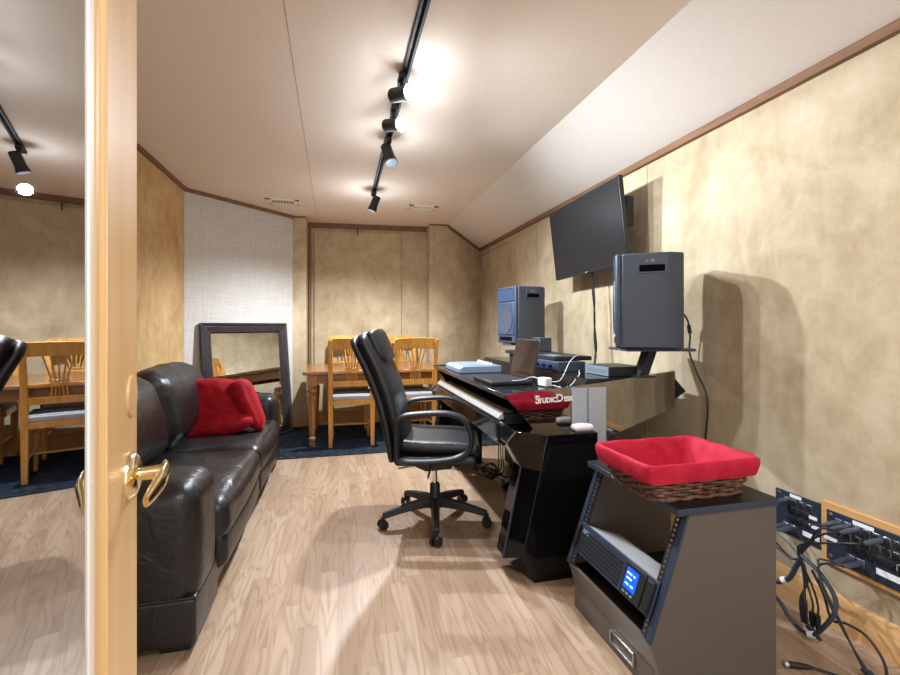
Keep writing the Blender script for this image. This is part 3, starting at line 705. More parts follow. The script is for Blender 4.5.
# ---------------------------------------------------------------- speakers on stands
def speaker(loc, rz, label):
    """local -y faces the listener"""
    t_ = thing('studio_speaker', label, 'speaker', loc, rz, 'pair of desk speakers')
    def P(b_, n_, m_, par=t_, **k): return b_.build(n_, m_, par, world=False, **k)
    w, d, h = 0.31, 0.32, 0.485
    b_ = MB(); b_.prism([(-w / 2, -d / 2 + 0.03), (w / 2, -d / 2 + 0.03), (w / 2, d * 0.30), (w * 0.36, d / 2), (-w * 0.36, d / 2), (-w / 2, d * 0.30)], 'Z', 0.004, h); P(b_, 'cabinet', M['speaker'], bevel=0.008)
    b_ = MB(); b_.bb(-w / 2 + 0.001, w / 2 - 0.001, -d / 2, -d / 2 + 0.029, 0.004, h); fr_ = P(b_, 'front_frame', M['speaker'], bevel=0.01)
    b_ = MB(); b_.bb(-w / 2 + 0.015, w / 2 - 0.015, -d / 2 - 0.008, -d / 2 + 0.002, 0.075, h - 0.135); P(b_, 'woofer_grille', M['grille_blue'], bevel=0.006)
    b_ = MB(); b_.lathe([(0.115, -0.004), (0.125, -0.006), (0.125, 0.0), (0.115, 0.0)], (0, -d / 2 - 0.006, 0.215), 'Y', 32); P(b_, 'woofer_ring', M['speaker'])
    # horn: X-shaped waveguide
    z0, z1, yf, yi = h - 0.125, h - 0.012, -d / 2 - 0.004, -d / 2 + 0.03; hw_ = w / 2 - 0.014; zc = (z0 + z1) / 2
    b_ = MB(); b_.loft([[(-hw_, yf, z0), (hw_, yf, z0), (hw_, yf, z1), (-hw_, yf, z1)], [(-hw_ + 0.006, yf - 0.004, z0 + 0.005), (hw_ - 0.006, yf - 0.004, z0 + 0.005), (hw_ - 0.006, yf - 0.004, z1 - 0.005), (-hw_ + 0.006, yf - 0.004, z1 - 0.005)], [(-0.03, yi, zc - 0.03), (0.03, yi, zc - 0.03), (0.03, yi, zc + 0.03), (-0.03, yi, zc + 0.03)]]); P(b_, 'horn', M['grille_blue'], ang=20)
    b_ = MB(); b_.bb(-0.10, 0.10, -d / 2 - 0.006, -d / 2 + 0.003, 0.028, 0.058); P(b_, 'port_slot', M['speaker_pocket'])
    for s_ in (-1, 1):
        b_ = MB(); x = s_ * (w / 2 + 0.001)
        b_.bb(x - 0.002, x + 0.002, -0.055, 0.085, h - 0.105, h - 0.012); hp = P(b_, 'handle_plate', M['speaker'], bevel=0.0015)
        b_ = MB(); b_.rbox((s_ * (w / 2 + 0.0022), 0.012, h - 0.078), (0.004, 0.118, 0.034), 0.0019, 3); P(b_, 'handle_pocket', M['speaker_pocket'], hp)
        b_ = MB(); b_.prism([(-0.02, h - 0.045), (-0.004, h - 0.045), (-0.012, h - 0.033)], 'X', x - 0.0028 if s_ < 0 else x, x if s_ < 0 else x + 0.0028); b_.prism([(0.004, h - 0.047), (0.026, h - 0.047), (0.022, h - 0.033), (0.008, h - 0.033)], 'X', x - 0.0028 if s_ < 0 else x, x if s_ < 0 else x + 0.0028); P(b_, 'badge', M['vent_dark'], hp)
    return t_
# front normal azimuth: local -y; rotate so it points to -X
NS = (1.60, 2.07, 1.083); FS = (1.56, 3.66, 1.05)
s1 = speaker(NS, R(-125), 'grey speaker on the desk\'s near end, handle side facing the camera')
s2 = dup(s1, FS, R(-90 - 0) + R(20) * 1, 'dark speaker on the far end of the desk, blue-grey grille showing')
s2.rotation_euler = (0, 0, R(-82))
def speaker_stand(loc, rz, top, label, x0=-0.17, x1=0.17):
    t_ = thing('speaker_stand', label, 'stand', loc, rz, 'speaker stands on the desk'); H_ = top - loc[2]
    def P(b_, n_, m_, par=t_, **k): return b_.build(n_, m_, par, world=False, **k)
    b_ = MB(); b_.bb(x0, x1, -0.13, 0.13, H_ - 0.014, H_); pl = P(b_, 'shelf', M['speaker'], bevel=0.003)
    b_ = MB(); b_.bb(x0 - 0.004, x0, -0.12, -0.02, H_ - 0.013, H_ - 0.001); P(b_, 'badge', M['silver_plastic'], pl)
    b_ = MB(); b_.loft([[(-0.05, -0.04, 0.0), (0.0, -0.04, 0), (0.0, 0.04, 0), (-0.05, 0.04, 0)], [(0.0, -0.04, H_ - 0.014), (0.05, -0.04, H_ - 0.014), (0.05, 0.04, H_ - 0.014), (0.0, 0.04, H_ - 0.014)]]); P(b_, 'strut', M['matte_black'], bevel=0.003)
    b_ = MB(); b_.bb(-0.08, 0.03, -0.07, 0.07, 0.0, 0.006); P(b_, 'foot_plate', M['matte_black'])
    return t_
speaker_stand((1.62, 2.12, 0.926), R(-12), 1.082, 'black stand with thin shelf under the near grey speaker', -0.15, 0.21)
speaker_stand((1.56, 3.66, 0.926), R(-20), 1.049, 'black stand under the far speaker, behind the open laptop')
cb = MB(); cb.tube([(1.79, 2.085, 1.285), (1.825, 2.085, 1.275), (1.865, 2.085, 1.23), (1.885, 2.09, 1.15), (1.892, 2.10, 1.05), (1.905, 2.06, 0.94), (1.915, 2.0, 0.80), (1.91, 2.02, 0.5), (1.90, 2.05, 0.15)], 0.005, 7)
c_ = cb.build('speaker_cable', M['cable_black']); tag(c_, 'black cable dropping from the rear of the near grey speaker', 'cable')
b = MB(); b.cyl((1.874, 2.087, 1.205), (1.884, 2.089, 1.16), 0.010); b.build('cable_clip', M['black_plastic'], c_)

# ---------------------------------------------------------------- television
tv = thing('television', 'black flat television tilted forward high on the right wall', 'television', (XR - 0.02, 2.93, 1.85))
tvm = Matrix.Translation((1.735, 2.93, 1.86)) @ Matrix.Rotation(R(-6.0), 4, 'Y') @ Matrix.Rotation(R(-1.2), 4, 'X')
def TP(b_, n_, m_, par=tv, **k):
    bmesh.ops.transform(b_.bm, matrix=tvm, verts=b_.bm.verts); return b_.build(n_, m_, par, **k)
b = MB(); b.bb(-0.016, 0.016, -0.475, 0.475, -0.275, 0.275); tvb = TP(b, 'body', M['black_plastic'], bevel=0.004)
b = MB(); b.bb(-0.0185, -0.0155, -0.466, 0.466, -0.262, 0.266); TP(b, 'screen', M['tv_screen'])
b = MB(); b.bb(-0.018, -0.014, -0.015, 0.015, -0.273, -0.265); TP(b, 'logo_badge', M['vent_dark'], tvb)
b = MB(); b.bb(0.016, 0.055, -0.30, 0.30, -0.18, 0.14); TP(b, 'rear_housing', M['matte_black'], bevel=0.01)
b = MB(); b.bb(1.83, XR, 2.80, 3.06, 1.70, 2.0); b.bb(1.76, 1.84, 2.90, 2.96, 1.72, 1.98); b.build('wall_mount', M['matte_black'], tv, bevel=0.004)
b = MB(); b.bb(1.775, 1.83, 2.50, 2.53, 1.84, 2.03); b.build('mount_arm', M['matte_black'], tv, bevel=0.004)
for k, (dy, ph) in enumerate(((0.0, 0), (0.012, 2.2))):
    b = MB(); b.tube([(1.79, 2.93 + dy * 0.3, 1.64)] + [(1.80 + 0.004 * k, 2.93 - 0.006 * i + 0.008 * math.sin(i * 1.5 + ph), 1.55 - 0.085 * i) for i in range(7)] + [(1.795, 2.88 + dy, 0.98), (1.775, 2.86 + dy, 0.934)], 0.006, 7)
    tag(b.build('hanging_cable', M['cable_black']), ['black cord hanging from the television down the wall', 'second black cord twisted round the first below the television'][k], 'cord', 'cords below the television')

# ---------------------------------------------------------------- rack cabinet, UPS
rk = thing('rack_cabinet', 'dark slant-front equipment rack standing on the floor near the camera', 'cabinet', (1.2, 1.48, 0))
side = [(1.10, 0.592), (0.955, 0.195), (0.985, 0.10), (0.985, 0.0), (1.45, 0.0), (1.45, 0.592)]
b = MB(); b.prism(side, 'Y', 1.22, 1.242); b.build('side_panel', M['rack_side'], rk, bevel=0.001)
b = MB(); b.prism(side, 'Y', 1.722, 1.744); b.build('side_panel', M['rack_side'], rk, bevel=0.001)
b = MB(); b.bb(1.05, 1.452, 1.212, 1.752, 0.592, 0.614); b.build('top_panel', M['rack_blue'], rk, bevel=0.002)
b = MB(); b.bb(1.052, 1.45, 1.214, 1.75, 0.6142, 0.6155); b.build('top_surface', M['rack_top'], rk)
b = MB(); b.prism([(0.955, 0.195), (0.985, 0.10), (1.0, 0.10), (0.975, 0.195)], 'Y', 1.242, 1.722); b.build('kick_panel', M['rack_side'], rk)
b = MB(); b.bb(0.985, 1.0, 1.242, 1.722, 0.0, 0.10); bf = b.build('base_front', M['rack_side'], rk)
b = MB(); b.bb(0.978, 0.986, 1.34, 1.48, 0.03, 0.036); b.bb(0.978, 0.986, 1.34, 1.48, 0.072, 0.078); b.bb(0.978, 0.986, 1.34, 1.346, 0.03, 0.078); b.bb(0.978, 0.986, 1.474, 1.48, 0.03, 0.078); b.build('label_holder', M['steel'], bf, bevel=0.0015)
b = MB(); b.bb(0.97, 1.44, 1.242, 1.722, 0.175, 0.195); b.build('inner_shelf', M['black_gloss'], rk)
sdir = Vector((1.10 - 0.955, 0, 0.592 - 0.195)).normalized(); sn = Vector((-sdir.z, 0, sdir.x))   # outward normal of the slant
def slant(s, n, y): p = Vector((0.955, 0, 0.195)) + sdir * s + sn * n; return (p.x, y, p.z)
SL = 0.42
def sbox(s0, s1, n0, n1, y0, y1):
    b_ = MB(); b_.loft([[slant(s0, n0, y0), slant(s1, n0, y0), slant(s1, n1, y0), slant(s0, n1, y0)], [slant(s0, n0, y1), slant(s1, n0, y1), slant(s1, n1, y1), slant(s0, n1, y1)]]); return b_
for y0, y1, ya, yb in ((1.217, 1.241, 1.243, 1.268), (1.723, 1.747, 1.696, 1.721)):
    sbox(0, SL, 0.0, 0.008, y0, y1).build('front_stile', M['rack_blue'], rk, bevel=0.002)
    rl = sbox(0.01, SL - 0.01, -0.004, 0.004, ya, yb).build('rack_rail', M['matte_black'], rk)
    b = MB()
    for k in range(22):
        q = sbox(0.018 + k * 0.0175, 0.018 + k * 0.0175 + 0.009, 0.004, 0.0052, (ya + yb) / 2 - 0.005, (ya + yb) / 2 + 0.005)
        me_ = bpy.data.meshes.new('tmp'); q.bm.to_mesh(me_); q.bm.free(); b.bm.from_mesh(me_); bpy.data.meshes.remove(me_)
    b.build('rail_holes', M['steel'], rl)
up = thing('battery_backup', 'rack-mounted battery backup with lit blue display inside the slant rack', 'battery backup', (1.05, 1.48, 0.3))
U0, U1 = 0.065, 0.185
sbox(U0 + 0.004, U1 - 0.004, -0.165, -0.002, 1.275, 1.69).build('chassis', M['ups_top'], up, bevel=0.002)
sbox(U0, U1, 0.0055, 0.014, 1.245, 1.719).build('front_bezel', M['rack_blue'], up, bevel=0.003)
b = MB()
for k in range(6):
    q = sbox(U0 + 0.012 + k * 0.015, U0 + 0.021 + k * 0.015, 0.013, 0.0165, 1.42, 1.70)
    me_ = bpy.data.meshes.new('tmp'); q.bm.to_mesh(me_); q.bm.free(); b.bm.from_mesh(me_); bpy.data.meshes.remove(me_)
b.build('grille_slats', M['matte_black'], up)
dp = sbox(U0 + 0.004, U1 - 0.006, 0.013, 0.020, 1.295, 1.40).build('display_housing', M['matte_black'], up, bevel=0.004)
sbox(U0 + 0.03, U1 - 0.022, 0.0195, 0.0212, 1.325, 1.385).build('lcd_screen', M['lcd'], dp)
b = MB()
for s0, y0, y1 in ((U0 + 0.078, 1.355, 1.38), (U0 + 0.078, 1.338, 1.348), (U0 + 0.062, 1.35, 1.378), (U0 + 0.043, 1.36, 1.378), (U0 + 0.043, 1.336, 1.352)):
    q = sbox(s0, s0 + 0.006, 0.0211, 0.0218, y0, y1)
    me_ = bpy.data.meshes.new('tmp'); q.bm.to_mesh(me_); q.bm.free(); b.bm.from_mesh(me_); bpy.data.meshes.remove(me_)
b.build('display_digits', M['lcd_text'], dp)
b = MB()
for k in range(3):
    q = sbox(U0 + 0.014, U0 + 0.021, 0.0195, 0.022, 1.33 + k * 0.02, 1.342 + k * 0.02)
    me_ = bpy.data.meshes.new('tmp'); q.bm.to_mesh(me_); q.bm.free(); b.bm.from_mesh(me_); bpy.data.meshes.remove(me_)
b.build('display_buttons', M['silver_plastic'], dp)
for y0, y1 in ((1.25, 1.28), (1.704, 1.716)):
    sbox(U0 + 0.01, U1 - 0.01, 0.013, 0.028, y0, y1).build('ear_handle', M['matte_black'], up, bevel=0.004)
o_ = slant(U1 - 0.028, 0.0175, 1.665)
fm = Matrix.Translation(o_) @ Matrix(((0, sdir.x, sn.x, 0), (-1, 0, 0, 0), (0, sdir.z, sn.z, 0), (0, 0, 0, 1)))
text_mb('APC', 0.024, 0.0008, fm, 0.0006).build('brand_lettering', M['silver_plastic'], up)
b = MB()
b.tube([(1.20, 1.33, 0.575), (1.19, 1.31, 0.55), (1.185, 1.305, 0.50), (1.19, 1.31, 0.47), (1.21, 1.33, 0.475), (1.215, 1.335, 0.52), (1.21, 1.335, 0.575), (1.205, 1.335, 0.591)], 0.004, 7)
tag(b.build('looped_cable', M['cable_white']), 'thin white cable looped inside the top of the rack', 'cable')

# ---------------------------------------------------------------- wicker basket with red liner
bk = thing('wicker_basket', 'dark wicker basket with red cloth liner on top of the rack', 'basket', (1.20, 1.41, 0.6155))
bc = Vector((1.20, 1.412, 0.6165))
def rect_ring(w, d, z, n=10, rad=0.04):
    pts = []
    for cx, cy, a0 in ((1, -1, -90), (1, 1, 0), (-1, 1, 90), (-1, -1, 180)):
        for k in range(5):
            a = R(a0 + 90 * k / 4); pts.append((bc.x + cx * (w / 2 - rad) + rad * math.cos(a), bc.y + cy * (d / 2 - rad) + rad * math.sin(a), bc.z + z))
    # subdivide straight runs
    out = []
    for i, p in enumerate(pts):
        q = pts[(i + 1) % len(pts)]; out.append(p)

        if i % 5 == 4:
            for j in range(1, n): out.append(tuple(p[c] + (q[c] - p[c]) * j / n for c in range(3)))
    return out
HB = 0.118
def bw(u): return 0.35 + 0.085 * u, 0.265 + 0.045 * u
b = MB(); b.loft([rect_ring(0.345, 0.26, 0.0), rect_ring(0.345, 0.26, 0.006)]); b.build('bottom', M['wicker'], bk)
b = MB(); nrow = 10
for r_i in range(7):
    u = r_i / (nrow - 1); w, d = bw(u); ring = rect_ring(w, d, 0.008 + u * (HB - 0.02), 12)
    N = len(ring); pts = []
    for i, p in enumerate(ring):
        sgn = 1 if ((i // 2 + r_i) % 2 == 0) else -1
        v = Vector((p[0] - bc.x, p[1] - bc.y, 0)).normalized() * 0.0045 * sgn
        pts.append((p[0] + v.x, p[1] + v.y, p[2] + random.uniform(-.0012, .0012)))
    pts.append(pts[0]); b.tube(pts, 0.0058, 6, smooth=False)
b.build('weave', M['wicker'], bk, ang=70)
b = MB()
r0, r1 = rect_ring(*bw(0), 0.0, 12), rect_ring(*bw(0.55), HB * 0.55, 12)
for i in range(0, len(r0), 2): b.cyl(r0[i], r1[i], 0.0045, 0.0045, 6)
b.build('uprights', M['wicker'], bk)
b = MB(); ring = rect_ring(0.36, 0.275, 0.004, 12); ring.append(ring[0])
b.tube([(p[0], p[1], p[2] + 0.003 * math.sin(i * 1.9)) for i, p in enumerate(ring)], 0.007, 7, smooth=False); b.build('foot_braid', M['wicker'], bk, ang=70)
# liner: outside skirt over the rim then down inside
b = MB()
def lr(w, d, z, amp, ph, rad=0.045):
    w = w * 1.07 + 0.008; d = d * 1.06 + 0.008; rad *= 0.75
    ring = rect_ring(w, d, z, 12, rad); out = []
    for i, p in enumerate(ring):
        k = amp * (math.sin(i * 1.3 + ph) + 0.6 * math.sin(i * 2.9 + ph * 2))
        v = Vector((p[0] - bc.x, p[1] - bc.y, 0)).normalized()
        out.append((p[0] + v.x * k, p[1] + v.y * k, p[2] + k * 0.8))
    return out
b.loft([lr(0.405, 0.293, 0.066, 0.003, 0), lr(0.418, 0.303, 0.085, 0.003, 0.3), lr(0.428, 0.312, 0.112, 0.002, 0.5), lr(0.424, 0.308, 0.127, 0.0015, 0.8), lr(0.408, 0.292, 0.132, 0.0015, 1), lr(0.385, 0.27, 0.124, 0.002, 1.3), lr(0.35, 0.238, 0.09, 0.004, 2), lr(0.312, 0.21, 0.05, 0.004, 2.3), lr(0.285, 0.19, 0.020, 0.003, 2.6), lr(0.25, 0.16, 0.015, 0.002, 2.9), lr(0.10, 0.09, 0.014, 0.001, 3, 0.03)], cap=False)
b.bm.verts.ensure_lookup_table()
b.bm.faces.new([b.bm.verts[i] for i in range(len(b.bm.verts) - len(rect_ring(1, 1, 0, 12)), len(b.bm.verts))])
b.build('liner', M['red_cotton'], bk, ang=80, sub=1)

# ---------------------------------------------------------------- wall patch panels
XP = XR
b = MB(); b.bb(XP - 0.018, XP, 1.04, 1.415, 0.248, 0.492)
bo = b.build('backing_board', M['back_board'], bevel=0.002); tag(bo, 'oak board on the right wall framing the nearer patch panel', 'board')
def patch(y0, y1, x, z0, z1, label, rows, ncol, labels, plugs):
    t_ = thing('audio_patch_bay', label, 'patch panel', (x, (y0 + y1) / 2, z0), group='audio patch panels')
    b_ = MB(); b_.bb(x - 0.006, x, y0, y1, z0, z1); b_.build('plate', M['panel_navy'], t_, bevel=0.002)
    for yy_ in (y0 + 0.014, y1 - 0.014):
        for zz in (z0 + 0.016, z1 - 0.016):
            b_ = MB(); b_.lathe([(0, -0.004), (0.007, -0.002), (0.008, 0.0), (0, 0.0)], (x - 0.006, yy_, zz), 'X', 14); b_.build('screw', M['steel'], t_)
    for (zz, n_, ystart, metal_) in rows:
        for k in range(n_):
            yc = ystart - k * 0.032
            b_ = MB(); b_.bb(x - 0.0085, x - 0.006, yc - 0.013, yc + 0.013, zz - 0.015, zz + 0.015)
            j = b_.build('jack', M['steel'] if metal_ else M['black_plastic'], t_, bevel=0.001)
            b_ = MB(); b_.lathe([(0, -0.0035), (0.009, -0.0035), (0.0105, -0.001), (0.0105, 0), (0, 0)], (x - 0.0085, yc, zz), 'X', 16); b_.build('jack_socket', M['matte_black'], j)
    for (yc, zz, w, h) in labels:
        b_ = MB(); b_.bb(x - 0.0072, x - 0.006, yc - w / 2, yc + w / 2, zz - h / 2, zz + h / 2); b_.build('label_tape', M['label_white'], t_)
    return t_
patch(1.405, 1.622, XP, 0.282, 0.47, 'navy patch panel right beside the rack, mounted straight on the wall', [(0.432, 4, 1.57, True), (0.395, 3, 1.55, False), (0.355, 3, 1.55, False), (0.318, 2, 1.575, True)], 4, [(1.53, 0.459, 0.05, 0.014), (1.465, 0.398, 0.05, 0.014), (1.465, 0.362, 0.065, 0.014), (1.465, 0.318, 0.07, 0.02)], [])
XQ = XP - 0.018
patch(1.08, 1.39, XQ, 0.268, 0.465, 'navy patch panel on the oak board, row of grey plugs in it', [(0.428, 7, 1.345, True), (0.388, 7, 1.345, True), (0.348, 6, 1.30, False), (0.308, 2, 1.30, True)], 6, [(1.26, 0.452, 0.07, 0.014), (1.375, 0.352, 0.05, 0.014), (1.13, 0.352, 0.05, 0.024), (1.17, 0.308, 0.095, 0.022)], [])
# plugged cables: each with its own plug
def cable(name, label, pts, m_, r_=0.0042, plug=None, plug2=None, grp='cables from the patch panels'):
    b_ = MB(); b_.tube(pts, r_, 8); o_ = b_.build(name, m_); tag(o_, label, 'cable', grp)
    for pl in (plug, plug2):
        if pl:
            p, q, mm = Vector(pl[0]), Vector(pl[1]), pl[2]
            d_ = (q - p); b_ = MB(); b_.tube([p, p + d_ * 0.55, p + d_ * 0.62, q], [0.0105, 0.0105, 0.0095, 0.006], 12, smooth=False); b_.build('plug', mm, o_, ang=50)
    return o_
pm, cbk, cbl = M['plug_metal'], M['cable_black'], M['cable_blue']
KN = Vector((1.795, 1.405, 0.285))           # where the cables gather
plug_spots = [((XQ - 0.008, 1.345, 0.428), 'top left'), ((XQ - 0.008, 1.313, 0.428), ''), ((XQ - 0.008, 1.281, 0.428), ''), ((XQ - 0.008, 1.20, 0.425), ''), ((XQ - 0.008, 1.30, 0.308), ''), ((XQ - 0.008, 1.268, 0.308), '')]
labs = ['grey cable plugged into the oak-board panel\'s top row, at its left end', 'grey cable plugged second from left into the oak-board panel\'s top row', 'grey cable plugged third from left into the oak-board panel\'s top row', 'grey cable plugged alone toward the right of the oak-board panel\'s top row', 'grey cable in the left socket of the oak-board panel\'s bottom row', 'grey cable in the right socket of the oak-board panel\'s bottom row']
for k, ((px, py, pz), _) in enumerate(plug_spots):
    q = Vector((px - 0.075, py + 0.008, pz - 0.006))
    if k < 4:
        pts = [q, q + Vector((-0.03, 0.02, -0.006)), (1.80, 1.36 + 0.012 * k, 0.37 - 0.012 * k), KN + Vector((0.0, 0.004 * k, 0.0)), (1.80, 1.395 - 0.004 * k, 0.20), (1.775, 1.375 + 0.006 * k, 0.12), (1.765, 1.355 + 0.008 * k, 0.04)]
    else:
        pts = [q, q + Vector((-0.03, 0.03, 0.0)), (1.79, 1.335, 0.285 - 0.012 * (k - 4)), (1.77, 1.31 - 0.01 * (k - 4), 0.22), (1.76, 1.25 - 0.01 * (k - 4), 0.14), (1.75, 1.19, 0.075), (1.74, 1.15 - 0.015 * (k - 4), 0.03)]
    cable('patch_cable', labs[k], pts, cbk, 0.004, ((px, py, pz), q, pm), (pts[-1], Vector(pts[-1]) + Vector((-0.01, -0.055, -0.018)), cbl) if k in (0, 4, 5) else None)
q = Vector((XP - 0.085, 1.58, 0.425))
cable('patch_cable', 'pale grey cable in the wall-mounted panel\'s top left socket', [q, (1.82, 1.575, 0.40), (1.80, 1.52, 0.34), KN + Vector((0, 0.02, 0)), (1.80, 1.40, 0.2), (1.79, 1.39, 0.10)], M['plug_metal'], 0.0032, ((XP - 0.008, 1.57, 0.432), q, pm), ((1.79, 1.39, 0.115), (1.79, 1.385, 0.035), cbk))
for k, yc in enumerate((1.575, 1.543)):
    q = Vector((XP - 0.08, yc + 0.008, 0.314))
    cable('patch_cable', ['dark cable in the left bottom socket of the wall-mounted panel', 'dark cable in the right bottom socket of the wall-mounted panel'][k], [q, (1.815, yc + 0.02 - 0.02 * k, 0.29), (1.80, 1.47 - 0.015 * k, 0.25), KN + Vector((0.008, 0.012 * k, -0.03)), (1.80, 1.385 - 0.02 * k, 0.18), (1.795, 1.36 - 0.02 * k, 0.12), (1.785, 1.355 - 0.02 * k, 0.085)], cbk, 0.004, ((XP - 0.008, yc, 0.318), q, pm), ((1.785, 1.355 - 0.02 * k, 0.09), (1.783, 1.352 - 0.02 * k, 0.012 + 0.02), cbk))
# sleeved multicore looms
sn1 = [KN + Vector((0.0, 0.0, -0.01)), (1.795, 1.425, 0.23), (1.79, 1.45, 0.17), (1.78, 1.49, 0.135), (1.77, 1.54, 0.125), (1.76, 1.62, 0.12), (1.75, 1.72, 0.08)]
o_ = cable('cable_loom', 'thick blue-grey sleeved cable loom curving left behind the rack', sn1, cbl, 0.010)
b = MB(); b.tube([(1.788, 1.462, 0.158), (1.784, 1.475, 0.147)], 0.0135, 12, False); b.build('tape_band', M['label_white'], o_)
sn2 = [(1.745, 1.75, 0.05), (1.75, 1.62, 0.075), (1.755, 1.52, 0.09), (1.76, 1.46, 0.065), (1.755, 1.42, 0.030), (1.74, 1.36, 0.022), (1.73, 1.31, 0.04), (1.735, 1.27, 0.10), (1.76, 1.255, 0.155), (1.78, 1.27, 0.20), (1.79, 1.33, 0.255), KN]
o_ = cable('cable_loom', 'blue-grey sleeved cable loom drooping in a loop near the floor', sn2, cbl, 0.008)
b = MB(); b.tube([(1.728, 1.325, 0.034), (1.73, 1.308, 0.043)], 0.0115, 12, False); b.build('tape_band', M['label_white'], o_)
lp = [(1.60, 1.215, 0.013), (1.64, 1.18, 0.009), (1.70, 1.13, 0.008), (1.755, 1.10, 0.02), (1.775, 1.11, 0.07), (1.775, 1.16, 0.125), (1.765, 1.22, 0.135), (1.765, 1.27, 0.12), (1.78, 1.31, 0.19), (1.79, 1.36, 0.25)]
o_ = cable('microphone_cable', 'black cable curling on the floor to a single loose plug', lp, cbk, 0.0045, ((1.525, 1.25, 0.0125), (1.60, 1.215, 0.0125), cbk))
b = MB(); b.tube([(1.522, 1.2515, 0.0125), (1.532, 1.2465, 0.0125)], 0.0118, 12, False); b.build('plug_collar', M['steel'], o_)

# ---------------------------------------------------------------- under the desk
bn = thing('waste_bin', 'black waste bin behind the desk\'s near leg', 'bin', (1.03, 2.37, 0))
b = MB(); b.lathe([(0.0, 0.002), (0.095, 0.002), (0.125, 0.27), (0.130, 0.275), (0.122, 0.275), (0.09, 0.012), (0, 0.012)], (1.03, 2.37, 0), 'Z', 28); b.build('bucket', M['black_plastic'], bn)
b = MB(); b.lathe([(0.122, 0.268), (0.133, 0.268), (0.133, 0.282), (0.122, 0.282), (0.122, 0.268)], (1.03, 2.37, 0), 'Z', 28); b.build('rim', M['matte_black'], bn)
gb = thing('dark_filler_box', 'dark grey box on the floor under the desk', 'speaker', (1.57, 3.56, 0))  # added box, fills the dark area under the desk
b = MB(); b.bb(1.42, 1.72, 3.40, 3.72, 0.02, 0.34); b.build('cabinet', M['speaker'], gb, bevel=0.006)
b = MB(); b.bb(1.412, 1.422, 3.42, 3.70, 0.04, 0.32); b.build('grille', M['black_plastic'], gb)
for x in (1.46, 1.68):
    for y in (3.44, 3.68):
        b = MB(); b.cyl((x, y, 0), (x, y, 0.022), 0.018, 0.016, 12); b.build('foot', M['matte_black'], gb)
ps = thing('power_brick', 'pale power brick among the cables under the desk', 'adapter', (1.235, 3.10, 0))
b = MB(); b.rbox((1.235, 3.10, 0.028), (0.09, 0.19, 0.055), 0.012, 3); b.build('case', M['black_plastic'], ps)
b = MB(); b.bb(1.195, 1.275, 3.02, 3.18, 0.0555, 0.058); b.build('label_plate', M['silver_plastic'], ps)
rnd = random.Random(3)
ul = ['black cable falling from the desk in front of the grey box', 'black cable hanging loosest, nearest the waste bin', 'black cable coiled on the floor by the pale power brick', 'black cable drooping straight under the desk\'s crossbeam', 'black cable bunched against the dark grey box', 'black cable looping behind the power brick']
for k in range(6):
    x0, y0 = 1.215 + 0.02 * (k % 3), 2.98 + 0.10 * k
    pts = [(x0, y0, 0.60), (x0 + 0.02, y0 - 0.01, 0.42), (x0 + 0.03, y0 + 0.02, 0.20), (x0 + 0.02, y0, 0.06)]
    cx, cy = 1.13 + 0.03 * (k % 2), 3.42 + 0.06 * (k % 3) - 0.04 * k
    for i in range(9):
        a = i * 1.15 + k; rr = 0.055 + 0.03 * rnd.random(); pts.append((cx + rr * math.cos(a) * 0.9, cy + rr * 1.3 * math.sin(a), 0.010 + 0.012 * k * 0.6 + 0.02 * rnd.random() + 0.02 * (i % 3)))
    b = MB(); b.tube(pts, 0.0045, 7); tag(b.build('desk_cable', M['cable_black']), ul[k], 'cable', 'cables under the desk')

# ---------------------------------------------------------------- ceiling: track, spots, vents
b = MB(); b.bb(0.315, 0.355, 0.6, 4.5, CZ - 0.022, CZ)
tr_ = b.build('lighting_track', M['matte_black'], bevel=0.002); tag(tr_, 'long black lighting track on the ceiling', 'track')
b = MB(); b.bb(0.328, 0.342, 0.62, 4.48, CZ - 0.0235, CZ - 0.021); b.build('track_slot', M['speaker_pocket'], tr_)
def spot(loc, dirv, label, lens):
    t_ = thing('spotlight', label, 'spotlight', loc, group='track spotlights'); d_ = Vector(dirv).normalized()
    b_ = MB(); b_.bb(loc[0] - 0.017, loc[0] + 0.017, loc[1] - 0.045, loc[1] + 0.045, CZ - 0.055, CZ - 0.0235); b_.build('track_adapter', M['matte_black'], t_, bevel=0.003)
    b_ = MB(); b_.cyl((loc[0], loc[1], CZ - 0.055), (loc[0], loc[1], loc[2]), 0.012, 0.012, 12); b_.build('stem', M['matte_black'], t_)
    c_ = Vector(loc)
    b_ = MB(); b_.tube([c_ - d_ * 0.075, c_ - d_ * 0.07, c_ + d_ * 0.02, c_ + d_ * 0.07], [0.030, 0.036, 0.036, 0.046], 24, smooth=False)
    hd_ = b_.build('lamp_head', M['matte_black'], t_, ang=30)
    b_ = MB(); b_.cyl(c_ + d_ * 0.0705, c_ + d_ * 0.073, 0.040, 0.040, 24); b_.build('lens', lens, hd_)
    return c_ + d_ * 0.09, d_
heads = [spot((0.315, 2.29, 2.385), (0.50, -0.80, -0.22), 'lit track spotlight glaring at the camera, nearest along the track', M['lamp_on']),
         spot((0.315, 2.62, 2.37), (0.50, -0.80, -0.24), 'lit track spotlight second along the track, glaring just below the first', M['lamp_on']),
         spot((0.335, 3.08, 2.37), (0.25, -0.35, -0.95), 'black track spotlight aimed downward, third along the track', M['lamp_dim']),
         spot((0.335, 4.32, 2.36), (-0.35, 0.1, -0.95), 'black track spotlight at the far end of the track', M['lamp_dim'])]
